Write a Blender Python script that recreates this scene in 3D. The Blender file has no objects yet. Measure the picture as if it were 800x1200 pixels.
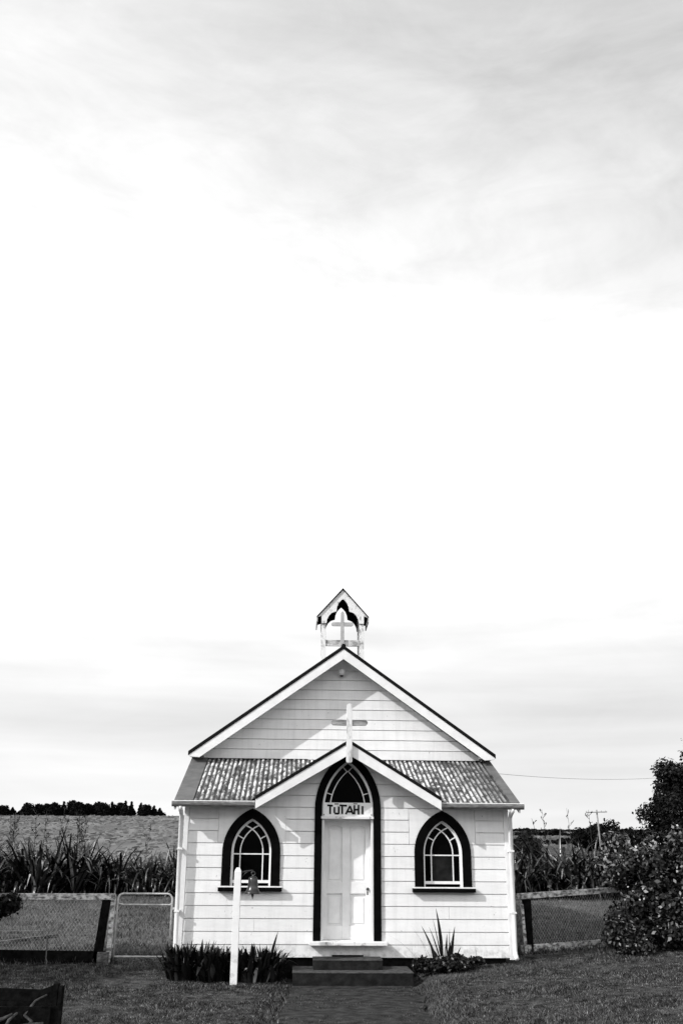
import bpy, math, random
import numpy as np
from mathutils import Matrix, Vector
random.seed(7); rng = np.random.default_rng(7)
R = math.radians
C = bpy.context.scene.collection
sc = bpy.context.scene

# ------------------------------------------------------------------ camera
CAM = Vector((-0.8045, -15.0, 1.70)); YAW, PITCH, ROLL, FPX = 0.04542, 0.34674, 0.00747, 1107.19
F = Vector((math.sin(YAW)*math.cos(PITCH), math.cos(YAW)*math.cos(PITCH), math.sin(PITCH)))
Rt = Vector((math.cos(YAW), -math.sin(YAW), 0)); Up = Rt.cross(F)
c_, s_ = math.cos(ROLL), math.sin(ROLL)
R2 = Rt*c_ + Up*s_; U2 = Up*c_ - Rt*s_
cam = bpy.data.objects.new('camera', bpy.data.cameras.new('camera')); C.objects.link(cam)
M = Matrix.Identity(4)
for i in range(3):
    M[i][0], M[i][1], M[i][2], M[i][3] = R2[i], U2[i], -F[i], CAM[i]
cam.matrix_world = M
cam.data.sensor_fit = 'VERTICAL'; cam.data.sensor_height = 36; cam.data.sensor_width = 24
cam.data.lens = FPX/1200*36; cam.data.clip_start = 0.1; cam.data.clip_end = 9000
sc.camera = cam

# ------------------------------------------------------------------ light
sc.view_settings.view_transform = 'Standard'; sc.view_settings.look = 'None'
sc.view_settings.exposure = 0.95; sc.view_settings.gamma = 1
SUN = Vector((1.8, 1.0, -1.4)).normalized()          # the way the light travels
sun = bpy.data.objects.new('sun', bpy.data.lights.new('sun', 'SUN')); C.objects.link(sun)
sun.data.energy = 2.0; sun.data.angle = R(0.55); sun.data.color = (1, 0.995, 0.99)
sun.rotation_euler = SUN.to_track_quat('-Z', 'Y').to_euler()
w = bpy.data.worlds.new('World'); sc.world = w; w.use_nodes = True
nt = w.node_tree; N = nt.nodes; L = nt.links; N.clear()
out = N.new('ShaderNodeOutputWorld'); bg = N.new('ShaderNodeBackground'); L.new(bg.outputs[0], out.inputs[0])
bg.inputs[1].default_value = 0.1
sky = N.new('ShaderNodeTexSky'); sky.sky_type = 'NISHITA'; sky.sun_disc = False
sky.sun_elevation = math.asin(-SUN.z); sky.sun_rotation = math.atan2(-SUN.x, -SUN.y)
def nd(tree, t, **k):
    n = tree.nodes.new(t)
    for a, b in k.items(): setattr(n, a, b)
    return n
def mth(tree, op, a, b=None, clamp=False):
    n = tree.nodes.new('ShaderNodeMath'); n.operation = op; n.use_clamp = clamp
    for i, v in enumerate((a, b)):
        if v is None: continue
        if isinstance(v, (int, float)): n.inputs[i].default_value = v
        else: tree.links.new(v, n.inputs[i])
    return n.outputs[0]
def ramp(tree, fac, pts, interp='EASE'):
    n = tree.nodes.new('ShaderNodeValToRGB'); cr = n.color_ramp; cr.interpolation = interp
    while len(cr.elements) > 1: cr.elements.remove(cr.elements[-1])
    cr.elements[0].position = pts[0][0]; cr.elements[0].color = (pts[0][1],)*3+(1,)
    for p, v in pts[1:]:
        e = cr.elements.new(p); e.color = (v, v, v, 1)
    tree.links.new(fac, n.inputs[0]); return n.outputs[0]
def noise(tree, vec, scale, detail=4, rough=.55, dist=0.0):
    n = tree.nodes.new('ShaderNodeTexNoise'); n.inputs['Scale'].default_value = scale
    n.inputs['Detail'].default_value = detail; n.inputs['Roughness'].default_value = rough
    n.inputs['Distortion'].default_value = dist
    if vec is not None: tree.links.new(vec, n.inputs['Vector'])
    return n.outputs['Fac']
tc = nd(nt, 'ShaderNodeTexCoord'); sp = nd(nt, 'ShaderNodeSeparateXYZ'); L.new(tc.outputs['Generated'], sp.inputs[0])
zc = mth(nt, 'MAXIMUM', sp.outputs[2], 0.0)
den = mth(nt, 'ADD', zc, 0.22)
cb = nd(nt, 'ShaderNodeCombineXYZ')
L.new(mth(nt, 'DIVIDE', sp.outputs[0], den), cb.inputs[0]); L.new(mth(nt, 'DIVIDE', sp.outputs[1], den), cb.inputs[1])
mp = nd(nt, 'ShaderNodeMapping'); mp.inputs['Rotation'].default_value = (0, 0, R(-38)); mp.inputs['Scale'].default_value = (1.9, 1.1, 1)
L.new(cb.outputs[0], mp.inputs[0])
mp4 = nd(nt, 'ShaderNodeMapping'); mp4.inputs['Rotation'].default_value = (0, R(38), 0); mp4.inputs['Scale'].default_value = (1.2, 1.4, 3.4); L.new(tc.outputs['Generated'], mp4.inputs[0])
n1 = noise(nt, mp4.outputs[0], 1.5, 12, .58, .5)      # thin high streaks
n3 = noise(nt, mp4.outputs[0], 5.5, 8, .6, .8)       # finer wisps in them
n2 = noise(nt, cb.outputs[0], 0.42, 3, .5, .2)        # the big soft cover
cover = ramp(nt, zc, [(0, .14), (.06, .12), (.11, .120), (.16, .13), (.22, .155), (.29, .26), (.35, .80), (.42, .82), (.48, .33), (.56, .26), (.66, .20), (.76, .125), (1, .115)], 'B_SPLINE')
hi = ramp(nt, zc, [(.10, .25), (.35, 1), (.50, 1.45), (.60, 1.1), (.8, .8)])
wob = mth(nt, 'MULTIPLY', mth(nt, 'ADD', mth(nt, 'MULTIPLY', mth(nt, 'SUBTRACT', n1, .5), 0.30), mth(nt, 'MULTIPLY', mth(nt, 'SUBTRACT', n3, .5), 0.11)), hi)
wob2 = mth(nt, 'SUBTRACT', mth(nt, 'MULTIPLY', mth(nt, 'SUBTRACT', n2, .5), 0.13), mth(nt, 'MULTIPLY', mth(nt, 'MULTIPLY', sp.outputs[0], .11), hi))
mp3 = nd(nt, 'ShaderNodeMapping'); mp3.inputs['Scale'].default_value = (1.0, 1.0, 12); L.new(tc.outputs['Generated'], mp3.inputs[0])
bars = mth(nt, 'MULTIPLY', mth(nt, 'SUBTRACT', noise(nt, mp3.outputs[0], 1.5, 5, .5, .15), .5), ramp(nt, zc, [(0, .18), (.2, .24), (.34, 0)]))
m = mth(nt, 'ADD', mth(nt, 'ADD', mth(nt, 'ADD', cover, wob), wob2), bars, clamp=True)
bw = nd(nt, 'ShaderNodeRGBToBW'); L.new(sky.outputs[0], bw.inputs[0])
clear = mth(nt, 'ADD', mth(nt, 'MINIMUM', mth(nt, 'MULTIPLY', bw.outputs[0], .6), 1.8), .8)
CLOUD = 18
fin = mth(nt, 'ADD', mth(nt, 'MULTIPLY', clear, mth(nt, 'SUBTRACT', 1.0, m)), mth(nt, 'MULTIPLY', m, CLOUD))
L.new(fin, bg.inputs[0])

# ------------------------------------------------------------------ helpers
def tag(o, label=None, cat=None, group=None, kind=None):
    for k, v in (('label', label), ('category', cat), ('group', group), ('kind', kind)):
        if v: o[k] = v
    return o
def empty(name, loc, rz=0.0):
    o = bpy.data.objects.new(name, None); C.objects.link(o); o.location = loc; o.rotation_euler = (0, 0, rz)
    o.empty_display_size = .2; return o
class MB:
    def __init__(s): s.v = []; s.f = []
    def poly_prism(s, pts, y0, y1):
        """outline in XZ, from y0 (front) to y1 (back)"""
        n = len(pts); b = len(s.v)
        s.v += [(x, y0, z) for x, z in pts] + [(x, y1, z) for x, z in pts]
        s.f.append(tuple(range(b, b+n))); s.f.append(tuple(range(b+2*n-1, b+n-1, -1)))
        for i in range(n):
            j = (i+1) % n; s.f.append((b+i, b+n+i, b+n+j, b+j))
        return s
    def box(s, x0, x1, y0, y1, z0, z1): return s.poly_prism([(x0, z0), (x1, z0), (x1, z1), (x0, z1)], y0, y1)
    def hexa(s, p):  # 8 points: bottom 4 (ccw), top 4
        b = len(s.v); s.v += [tuple(q) for q in p]
        for f in ((3,2,1,0),(4,5,6,7),(0,1,5,4),(1,2,6,5),(2,3,7,6),(3,0,4,7)): s.f.append(tuple(b+i for i in f))
        return s
    def beam(s, a, b_, wd, ht, up=(0,0,1)):
        a, b_ = Vector(a), Vector(b_); d = (b_-a).normalized(); up = Vector(up); sd = d.cross(up).normalized(); u = sd.cross(d)
        q = []
        for pt in (a, b_):
            q += [pt-sd*wd/2-u*ht/2, pt+sd*wd/2-u*ht/2, pt+sd*wd/2+u*ht/2, pt-sd*wd/2+u*ht/2]
        return s.hexa(q)
    def tube(s, pts, rad, n=8, cap=True):
        pts = [Vector(p) for p in pts]; rr = rad if isinstance(rad, (list, tuple)) else [rad]*len(pts)
        b = len(s.v); prev = None
        for i, p in enumerate(pts):
            d = (pts[min(i+1, len(pts)-1)] - pts[max(i-1, 0)]).normalized()
            if prev is None:
                a = d.orthogonal().normalized()
            else:
                a = (prev - d*prev.dot(d)).normalized()
            prev = a; c = d.cross(a)
            for k in range(n):
                t = 2*math.pi*k/n; s.v.append(tuple(p + (a*math.cos(t)+c*math.sin(t))*rr[i]))
        for i in range(len(pts)-1):
            for k in range(n):
                k2 = (k+1) % n; s.f.append((b+i*n+k, b+i*n+k2, b+(i+1)*n+k2, b+(i+1)*n+k))
        if cap:
            s.f.append(tuple(b+k for k in range(n-1, -1, -1))); e = b+(len(pts)-1)*n; s.f.append(tuple(e+k for k in range(n)))
        return s
    def lathe(s, prof, cx, cy, n=20):
        b = len(s.v)
        for r, z in prof:
            for k in range(n):
                t = 2*math.pi*k/n; s.v.append((cx+r*math.cos(t), cy+r*math.sin(t), z))
        for i in range(len(prof)-1):
            for k in range(n):
                k2 = (k+1) % n; s.f.append((b+i*n+k, b+i*n+k2, b+(i+1)*n+k2, b+(i+1)*n+k))
        s.f.append(tuple(b+k for k in range(n-1, -1, -1))); e = b+(len(prof)-1)*n; s.f.append(tuple(e+k for k in range(n)))
        return s
    def build(s, name, mat, parent=None, smooth=False, bevel=0, kind=None):
        me = bpy.data.meshes.new(name); me.from_pydata(s.v, [], s.f); me.update()
        if mat: me.materials.append(mat)
        if smooth: me.shade_smooth()
        o = bpy.data.objects.new(name, me); C.objects.link(o)
        if parent is not None:
            o.parent = parent
            if parent.location.length or any(parent.rotation_euler):
                o.matrix_parent_inverse = parent_world(parent).inverted()
        if bevel:
            b = o.modifiers.new('bevel', 'BEVEL'); b.width = bevel; b.segments = 2; b.limit_method = 'ANGLE'
        if kind: o['kind'] = kind
        return o
def parent_world(p):
    m = Matrix.LocRotScale(p.location, p.rotation_euler, p.scale)
    return m if p.parent is None else parent_world(p.parent) @ p.matrix_parent_inverse @ m
def arrays(name, verts, faces, mat, parent=None, kind=None, smooth=False):
    """verts (n,3), faces (m,k) numpy -> one object"""
    me = bpy.data.meshes.new(name); n = len(verts); mm, k = faces.shape
    me.vertices.add(n); me.vertices.foreach_set('co', np.asarray(verts, np.float32).ravel())
    me.loops.add(mm*k); me.loops.foreach_set('vertex_index', faces.astype(np.int32).ravel())
    me.polygons.add(mm); me.polygons.foreach_set('loop_start', np.arange(0, mm*k, k, dtype=np.int32))
    me.polygons.foreach_set('loop_total', np.full(mm, k, np.int32)); me.update(calc_edges=True); me.validate()
    if mat: me.materials.append(mat)
    if smooth: me.shade_smooth()
    o = bpy.data.objects.new(name, me); C.objects.link(o)
    if parent is not None:
        o.parent = parent; o.matrix_parent_inverse = parent_world(parent).inverted()
    if kind: o['kind'] = kind
    return o

# ------------------------------------------------------------------ materials (all grey: the picture is black and white)
def mat(name, lo, hi, scale=6, detail=5, rough=.7, spec=.3, bump=0.0, bscale=40, stretch=(1,1,1), p=(.35,.65), island=0.0, objrand=0.0, extra=None, dist=0.0, coord='Object'):
    m_ = bpy.data.materials.new(name); m_.use_nodes = True; t = m_.node_tree; b = t.nodes['Principled BSDF']
    b.inputs['Roughness'].default_value = rough; b.inputs['Specular IOR Level'].default_value = spec
    tcn = nd(t, 'ShaderNodeTexCoord'); mpn = nd(t, 'ShaderNodeMapping'); mpn.inputs['Scale'].default_value = stretch
    t.links.new(tcn.outputs[coord], mpn.inputs[0])
    n = noise(t, mpn.outputs[0], scale, detail, .6, dist)
    v = ramp(t, n, [(p[0], lo), (p[1], hi)], 'LINEAR')
    if extra: v = extra(t, v, tcn)
    if island:
        g = nd(t, 'ShaderNodeNewGeometry'); k = mth(t, 'ADD', mth(t, 'MULTIPLY', mth(t, 'POWER', g.outputs['Random Per Island'], 3.0), island), 1-island*.35)
        v = mth(t, 'MULTIPLY', v, k)
    if objrand:
        oi = nd(t, 'ShaderNodeObjectInfo'); k = mth(t, 'ADD', mth(t, 'MULTIPLY', oi.outputs['Random'], objrand), 1-objrand)
        v = mth(t, 'MULTIPLY', v, k)
    t.links.new(v, b.inputs['Base Color'])
    if bump:
        bn = nd(t, 'ShaderNodeBump'); bn.inputs['Strength'].default_value = bump; bn.inputs['Distance'].default_value = .02
        t.links.new(noise(t, mpn.outputs[0], bscale, 4, .6), bn.inputs['Height']); t.links.new(bn.outputs[0], b.inputs['Normal'])
    return m_
def grime(amount, zlow, zfade):
    """splash dirt on the lowest boards, plus faint vertical runs and chips"""
    def f(t, v, tcn):
        s = nd(t, 'ShaderNodeSeparateXYZ'); t.links.new(tcn.outputs['Object'], s.inputs[0])
        mp2 = nd(t, 'ShaderNodeMapping'); mp2.inputs['Scale'].default_value = (9, 9, .8); t.links.new(tcn.outputs['Object'], mp2.inputs[0])
        runs = ramp(t, noise(t, mp2.outputs[0], 1.3, 7, .65), [(.47, 1.0), (.74, .87)], 'LINEAR')
        chips = ramp(t, noise(t, tcn.outputs['Object'], 22, 3, .5), [(.70, 1.0), (.76, .62)], 'LINEAR')
        low = mth(t, 'SUBTRACT', 1.0, mth(t, 'DIVIDE', mth(t, 'SUBTRACT', s.outputs[2], zlow), zfade), clamp=True)
        spl = mth(t, 'MULTIPLY', mth(t, 'POWER', low, 2.0), ramp(t, noise(t, tcn.outputs['Object'], 9, 6, .65), [(.45, 0), (.66, 1)], 'LINEAR'))
        v = mth(t, 'MULTIPLY', mth(t, 'MULTIPLY', v, runs), chips)
        return mth(t, 'MULTIPLY', v, mth(t, 'SUBTRACT', 1.0, mth(t, 'MULTIPLY', spl, amount)))
    return f
white = mat('white_weatherboard_paint', .78, .83, 3, 4, .55, .3, .12, 60, (1, 1, 4), objrand=.07, extra=grime(.55, .28, .35))
trim = mat('white_trim_paint', .72, .82, 5, 5, .5, .3, .1, 50, objrand=.05)
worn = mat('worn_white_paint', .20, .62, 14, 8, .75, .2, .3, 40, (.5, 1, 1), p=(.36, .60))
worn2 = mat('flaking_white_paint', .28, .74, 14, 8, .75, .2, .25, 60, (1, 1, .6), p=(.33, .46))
crossm = mat('bleached_cross_wood', .38, .72, 12, 8, .75, .2, .25, 60, (1, 1, .35), p=(.38, .52))
armm = mat('grey_cross_arm_wood', .13, .36, 18, 8, .75, .2, .25, 60, (.3, 1, 1), p=(.35, .62))
greyw = mat('grey_painted_wood', .34, .44, 8, 5, .7, .2, .2, 50)
black = mat('black_gloss_paint', .002, .004, 8, 4, .6, .02, .05, 60)
dark = mat('dark_roof_edge', .004, .010, 12, 4, .8, .08)
shade = mat('recess_shade_black', .006, .014, 12, 5, .9, .03, .3, 30)  # near-black colour stands in for shade under the floor, roof and indoors
glass = mat('dark_window_glass', .001, .002, 4, 2, .06, .02, .04, 3)
dusty = mat('dusty_window_glass', .006, .018, 7, 6, .35, .04, .04, 3)
concrete = mat('mossy_concrete', .007, .024, 9, 8, .9, .1, .5, 50, p=(.35, .7))
tread = mat('pale_concrete_tread', .03, .10, 12, 8, .9, .1, .5, 50, p=(.35, .7))  # step tops, paler than the step faces
galv = mat('weathered_gutter', .10, .24, 10, 6, .6, .25, .1, 40, (1, 4, 4))
flash = mat('grey_flashing', .085, .13, 6, 5, .65, .25, .1, 30)
timber = mat('weathered_timber', .12, .62, 22, 8, .85, .1, .5, 60, (.5, 1, 1), p=(.40, .58))
oldtimber = mat('old_grey_timber', .04, .16, 18, 8, .9, .05, .5, 60, (.5, 1, 1), p=(.38, .62))
dtimber = mat('dark_timber', .003, .010, 14, 6, 1, .01, .5, 60, (1, 1, 1))
metal = mat('galvanised_tube', .30, .50, 12, 4, .45, .4)
wire = mat('rusty_netting_wire', .22, .45, 20, 3, .5, .3)
bronze = mat('dark_bronze', .010, .03, 14, 5, .28, .5, .1, 40)
ink = mat('black_sign_paint', .008, .012, 8, 3, .6, .1)
signm = mat('sign_board_paint', .58, .78, 16, 8, .6, .2, .1, 50, p=(.30, .52))
poley = mat('grey_pole_wood', .18, .28, 6, 4, .8, .1)
cablem = mat('cable_sheath', .3, .36, 6, 2, .8, .1)
bark = mat('bark', .02, .06, 14, 6, .9, .05, .6, 30, (1, 1, .3))
flaxm = mat('flax_leaf', .004, .026, 1.5, 4, .28, .5, 0, island=4.5)
flaxd = mat('pale_glint_leaf', .20, .42, 3, 4, .5, .3, 0, island=.5)  # pale tone for painted sun glints, and for the dry leaves
leafm = mat('shrub_leaf', .006, .034, 2.5, 4, .40, .35, 0, island=3.5)
leafp = mat('pale_leaf_tip', .10, .30, 3, 4, .45, .3, 0, island=.6)
treem = mat('conifer_foliage', .004, .020, 1.2, 4, .7, .1, 0, island=2.0)
farm = mat('far_tree_foliage', .003, .008, .3, 4, .8, .05, 0, island=.6)
clumpm = mat('dark_strap_leaf', .003, .014, 4, 4, .4, .25, 0, island=2.5)
blossom = mat('pale_blossom', .35, .6, 4, 2, .6, .2)
grassm = mat('lawn_grass_blade', .018, .14, 7, 8, .75, .06, 0, island=2.6, p=(.33, .68))
pastm = mat('pasture_grass_blade', .055, .14, .9, 6, .75, .06, 0, island=.6, p=(.3, .7))
lawn = mat('lawn', .010, .090, 7, 12, .95, .03, .2, 30, p=(.3, .72))
past = mat('pasture', .045, .13, .5, 12, .95, .03, .3, 14, (1, .55, 1), p=(.3, .72))
farf = mat('far_paddock', .085, .19, .10, 14, .95, .02, 0, 14, (1, .09, 1), p=(.28, .72))
farr = mat('far_rough_land', .030, .095, .12, 12, .95, .02, 0, 14, (1, .12, 1), p=(.3, .65))
pathm = mat('mossy_path', .008, .060, 6, 14, .95, .05, .15, 60, (1, 1.2, 1), p=(.3, .72))
def corr_extra(t, v, tcn):
    s = nd(t, 'ShaderNodeSeparateXYZ'); t.links.new(tcn.outputs['Object'], s.inputs[0])
    mp2 = nd(t, 'ShaderNodeMapping'); mp2.inputs['Scale'].default_value = (1, .38, .6); t.links.new(tcn.outputs['Object'], mp2.inputs[0])
    blot = ramp(t, noise(t, mp2.outputs[0], 13, 6, .72), [(.44, .05), (.54, 1)], 'LINEAR')
    big = ramp(t, noise(t, tcn.outputs['Object'], 2.2, 4, .6), [(.32, .10), (.55, 1)], 'LINEAR')
    edge = mth(t, 'SUBTRACT', 1.0, mth(t, 'DIVIDE', mth(t, 'SUBTRACT', mth(t, 'ABSOLUTE', s.outputs[0]), 1.75), .6), clamp=True)
    rgt = mth(t, 'MAXIMUM', edge, mth(t, 'LESS_THAN', s.outputs[0], 0.0))
    # paint and lichen cling to the crowns of the corrugations
    wave = mth(t, 'ADD', mth(t, 'MULTIPLY', mth(t, 'SINE', mth(t, 'MULTIPLY', s.outputs[0], 2*math.pi/.0762)), .5), .5)
    k = mth(t, 'MULTIPLY', mth(t, 'MULTIPLY', blot, big), mth(t, 'ADD', mth(t, 'MULTIPLY', wave, 1.1), -.02))
    k = mth(t, 'MULTIPLY', k, mth(t, 'ADD', mth(t, 'MULTIPLY', rgt, .75), .25), clamp=True)
    a = mth(t, 'MULTIPLY', v, mth(t, 'SUBTRACT', 1.0, k))
    return mth(t, 'ADD', a, mth(t, 'MULTIPLY', k, .84))
corr = mat('lichened_corrugated_iron', .02, .07, 6, 6, .75, .15, .1, 30, extra=corr_extra)

# ------------------------------------------------------------------ terrain
def sstep(a, b, x):
    t = np.clip((x-a)/(b-a), 0, 1); return t*t*(3-2*t)
def vnoise(x, y, s, seed=0):
    x = x*s; y = y*s
    return (np.sin(x*1.3+seed)+np.sin(y*1.7+seed*2.1)+np.sin((x+y)*.9+seed*.7)+np.sin((x*.6-y*1.1)+seed*1.9))/4
def H(x, y):
    x0_ = np.asarray(x, float); y = np.asarray(y, float); x = x0_-.05*np.minimum(y+.8, 0)
    left = .02 + .02*sstep(-1.0, -3.5, x) + .17*sstep(-1.1, .9, y)*sstep(-1.2, -3, x)
    right = .12*sstep(.88, 1.18, x) + .048*np.clip(x-1.2, 0, 4) + .05*sstep(-.9, .5, y)*sstep(1.2, 2.2, x)
    z = np.where(x < 0, left*sstep(-.86, -1.0, x), right)
    z = z - .07*np.exp(-((x+.93+.03*np.sin(y*4))/.06)**2)*sstep(-.9, -1.3, y) - .06*np.exp(-((x-.88-.04*np.sin(y*5+2))/.06)**2)*sstep(-.9, -1.3, y)
    z = z + .020*vnoise(x, y, 2.2)*sstep(.9, 1.5, np.abs(x)) + .006*vnoise(x, y, 7, 3)*sstep(.9, 1.2, np.abs(x))
    back = .30 + .12*sstep(2, 20, y) + .03*vnoise(x, y, .8, 1)
    z = z*(1-sstep(.4, 3.5, y)) + back*sstep(.4, 3.5, y)
    az = x0_/np.maximum(y+15, 1)
    crest = 16.9 + (12.6-16.9)*sstep(-.12, .22, az) - 3*sstep(-.30, -.6, az)
    hill = crest*np.power(np.clip((y-45)/400, 0, 1), 1.25)
    hill = hill - 10*sstep(460, 1200, y) + .5*vnoise(x, y, .02, 2)*sstep(60, 200, y)
    return z + np.where(y > 45, hill, 0)
def seg(a, b, st): return list(np.arange(a, b, st))
def geo(a, b, st, g):
    o = [a]
    while o[-1] < b: o.append(o[-1]+st); st *= g
    return o
px_ = geo(8, 3500, .2, 1.12); xs = np.array([-v for v in px_[::-1]] + seg(-7.9, 7.95, .1) + px_)
ys = np.array([-v for v in geo(8, 400, .3, 1.2)[::-1]] + seg(-7.9, 3, .1) + geo(3.05, 3500, .15, 1.055))
X, Y = np.meshgrid(xs, ys); Z = H(X, Y); nx, ny = len(xs), len(ys)
V = np.stack([X, Y, Z], -1).reshape(-1, 3)
ii = (np.arange(ny-1)[:, None]*nx + np.arange(nx-1)[None, :]).ravel()
Fq = np.stack([ii, ii+1, ii+nx+1, ii+nx], -1)
ground = arrays('ground', V, Fq, lawn, kind='structure', smooth=True)
for mm in (past, farf, farr): ground.data.materials.append(mm)
cy = V[Fq[:, 0], 1]; cx = V[Fq[:, 0], 0]
mi = np.zeros(len(Fq), np.int32); mi[cy > .55] = 1; mi[(cy > 60)] = 2; mi[(cy > 60) & (cx > 0)] = 3
ground.data.polygons.foreach_set('material_index', mi)
# path
xs2 = np.linspace(-.84, .90, 24); ys2 = np.concatenate([np.arange(-20, -8, .5), np.arange(-8, -.6, .08)])
X, Y = np.meshgrid(xs2, ys2)
X = X + .05*np.minimum(Y+.8, 0) + .035*np.sin(Y*3.1+1)*(np.abs(X) > .85)+.02*np.sin(Y*9.7)*(np.abs(X) > .85)
Z = np.maximum(H(X, Y), -.02) + .012; nx, ny = len(xs2), len(ys2)
V = np.stack([X, Y, Z], -1).reshape(-1, 3); ii = (np.arange(ny-1)[:, None]*nx + np.arange(nx-1)[None, :]).ravel()
arrays('path', V, np.stack([ii, ii+1, ii+nx+1, ii+nx], -1), pathm, kind='structure', smooth=True)

# ------------------------------------------------------------------ grass
def blades(name, n, x0, x1, y0, y1, hmin, hmax, wd, mt, keep=None, power=1.0):
    x = rng.uniform(x0, x1, n); y = y0 + (y1-y0)*rng.random(n)**power
    if keep is not None:
        k = keep(x, y); x, y = x[k], y[k]
    n = len(x); patch = .75+.5*vnoise(x, y, 3.1, 4)+.3*vnoise(x, y, 11, 1)
    h = rng.uniform(hmin, hmax, n)*np.clip(patch, .35, 1.6); a = rng.uniform(0, 6.283, n); ln = rng.uniform(0, 1.1, n)*h; b = rng.uniform(0, 6.283, n)
    base = np.stack([x, y, H(x, y)-.004], -1); dx = np.stack([np.cos(a), np.sin(a), a*0], -1)*wd[0]*rng.uniform(.6, 1.4, n)[:, None]
    tip = base + np.stack([np.cos(b)*ln, np.sin(b)*ln, h], -1)
    V = np.stack([base-dx, base+dx, tip], 1).reshape(-1, 3); Fc = np.arange(3*n).reshape(-1, 3)
    return arrays(name, V, Fc, mt, kind='stuff')
def front_keep(x, y):
    xp = x-.05*np.minimum(y+.8, 0); onpath = (xp > -.83+.04*np.sin(y*5)) & (xp < .88+.05*np.sin(y*7+1))
    st = (y > -.82) & (x > -.85) & (x < .95)
    inside = (y > .02) & (np.abs(x) < 2.5)
    return ~st & ~inside & (~onpath | (rng.random(len(x)) < .40))
tag(blades('lawn_grass', 300000, -6.2, 7.5, -6.2, .75, .012, .040, (.0045,), grassm, front_keep),
    'short dark mown grass of the lawn in front of the church', 'grass')
tag(blades('lawn_grass', 90000, -8, 8, -12.5, -6.2, .015, .045, (.006,), grassm, front_keep), 'mown grass of the lawn nearest the viewer', 'grass')
def back_keep(x, y): return ~((np.abs(x) < 2.5) & (y < 9.2)) & (np.abs(x) < 4+(y+6)*.65)
tag(blades('pasture_grass', 190000, -17, 18, .75, 21, .03, .10, (.011,), pastm, back_keep, 1.5),
    'rough lighter grass of the paddock behind the church and fences', 'grass')
def edge_keep(x, y): return ~((y > -.15) & (np.abs(x) < 2.3))
def tuft_line(name, pts, n, spread, hmin, hmax, mt, label):
    P = [];
    for _ in range(n):
        i = random.randrange(len(pts)-1); t = random.random(); a, b = pts[i], pts[i+1]
        P.append((a[0]+(b[0]-a[0])*t+random.gauss(0, spread), a[1]+(b[1]-a[1])*t+random.gauss(0, spread)))
    P = np.array(P); x, y = P[:, 0], P[:, 1]; n = len(x); h = rng.uniform(hmin, hmax, n); a = rng.uniform(0, 6.283, n); b = rng.uniform(0, 6.283, n)
    base = np.stack([x, y, H(x, y)-.005], -1); dx = np.stack([np.cos(a), np.sin(a), a*0], -1)*.006
    tip = base+np.stack([np.cos(b)*h*.6, np.sin(b)*h*.6, h], -1)
    o = arrays(name, np.stack([base-dx, base+dx, tip], 1).reshape(-1, 3), np.arange(3*n).reshape(-1, 3), mt, kind='stuff')
    tag(o, label, 'grass')
tuft_line('edge_grass', [(-1.25, -8), (-1.05, -4), (-.95, -2), (-.88, -.9)], 3000, .05, .02, .07, grassm, 'ragged grass along the left edge of the path')
tuft_line('bank_grass', [(.62, -8), (.82, -4), (.92, -2), (1.0, -1.1), (1.5, -.65), (2.4, -.35), (3.2, -.15)], 5200, .10, .015, .05, pastm, 'longer grass on the bank right of the path, coloured paler as if sunlit')  # paler blades put the sunlight on the bank into the grass colour
tuft_line('fence_grass', [(-6, .32), (-3.4, .32)], 2500, .06, .03, .12, grassm, 'long grass at the foot of the left fence')
tuft_line('fence_grass', [(2.7, .75), (5.6, 1.9)], 3000, .07, .04, .14, grassm, 'long dark grass at the foot of the right fence')

# ------------------------------------------------------------------ arches
class Arch:
    def __init__(s, xc, w, Rr, zs, zb): s.xc, s.w, s.R, s.zs, s.zb = xc, w, Rr, zs, zb; s.off = Rr-w
    def inset(s, t): return Arch(s.xc, s.w-t, s.R-t, s.zs, s.zb)
    @property
    def apex(s): return s.zs+math.sqrt(s.R**2-s.off**2)
    def hw(s, z):
        if z <= s.zs: return s.w
        v = s.R**2-(z-s.zs)**2
        return max(0.0, math.sqrt(max(v, 0))-s.off)
    def side(s, sgn, n=14, zb=None):
        """from the foot up to the apex"""
        zb = s.zb if zb is None else zb; pts = []
        if zb < s.zs: pts.append((s.xc+sgn*s.w, zb)); a0 = 0.0
        else: a0 = math.asin((zb-s.zs)/s.R)
        amax = math.asin((s.apex-s.zs)/s.R)
        for i in range(n+1):
            a = a0+(amax-a0)*i/n
            pts.append((s.xc+sgn*(s.R*math.cos(a)-s.off), s.zs+s.R*math.sin(a)))
        return pts
    def outline(s, n=14, zb=None): return s.side(-1, n, zb) + s.side(1, n, zb)[::-1][1:]
def band(mb, oa, ia, y0, y1, zb=None, n=14):
    o, i = oa.outline(n, zb), ia.outline(n, zb); k = len(o); b = len(mb.v)
    for (x, z) in o: mb.v += [(x, y0, z), (x, y1, z)]
    for (x, z) in i: mb.v += [(x, y0, z), (x, y1, z)]
    for j in range(k-1):
        a, c = b+2*j, b+2*k+2*j
        mb.f += [(a, a+2, c+2, c), (a+1, c+1, c+3, a+3), (a, a+1, a+3, a+2), (c, c+2, c+3, c+1)]
    for j in (0, k-1):
        a, c = b+2*j, b+2*k+2*j; mb.f.append((a, c, c+1, a+1))
    return mb
def arcstrip(mb, cx, cz, rad, a0, a1, th, y0, y1, n=16):
    pts_o = []; pts_i = []
    for i in range(n+1):
        a = a0+(a1-a0)*i/n
        pts_o.append((cx+(rad+th/2)*math.cos(a), cz+(rad+th/2)*math.sin(a))); pts_i.append((cx+(rad-th/2)*math.cos(a), cz+(rad-th/2)*math.sin(a)))
    for i in range(n):
        mb.poly_prism([pts_o[i], pts_o[i+1], pts_i[i+1], pts_i[i]], y0, y1)
    return mb

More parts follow.
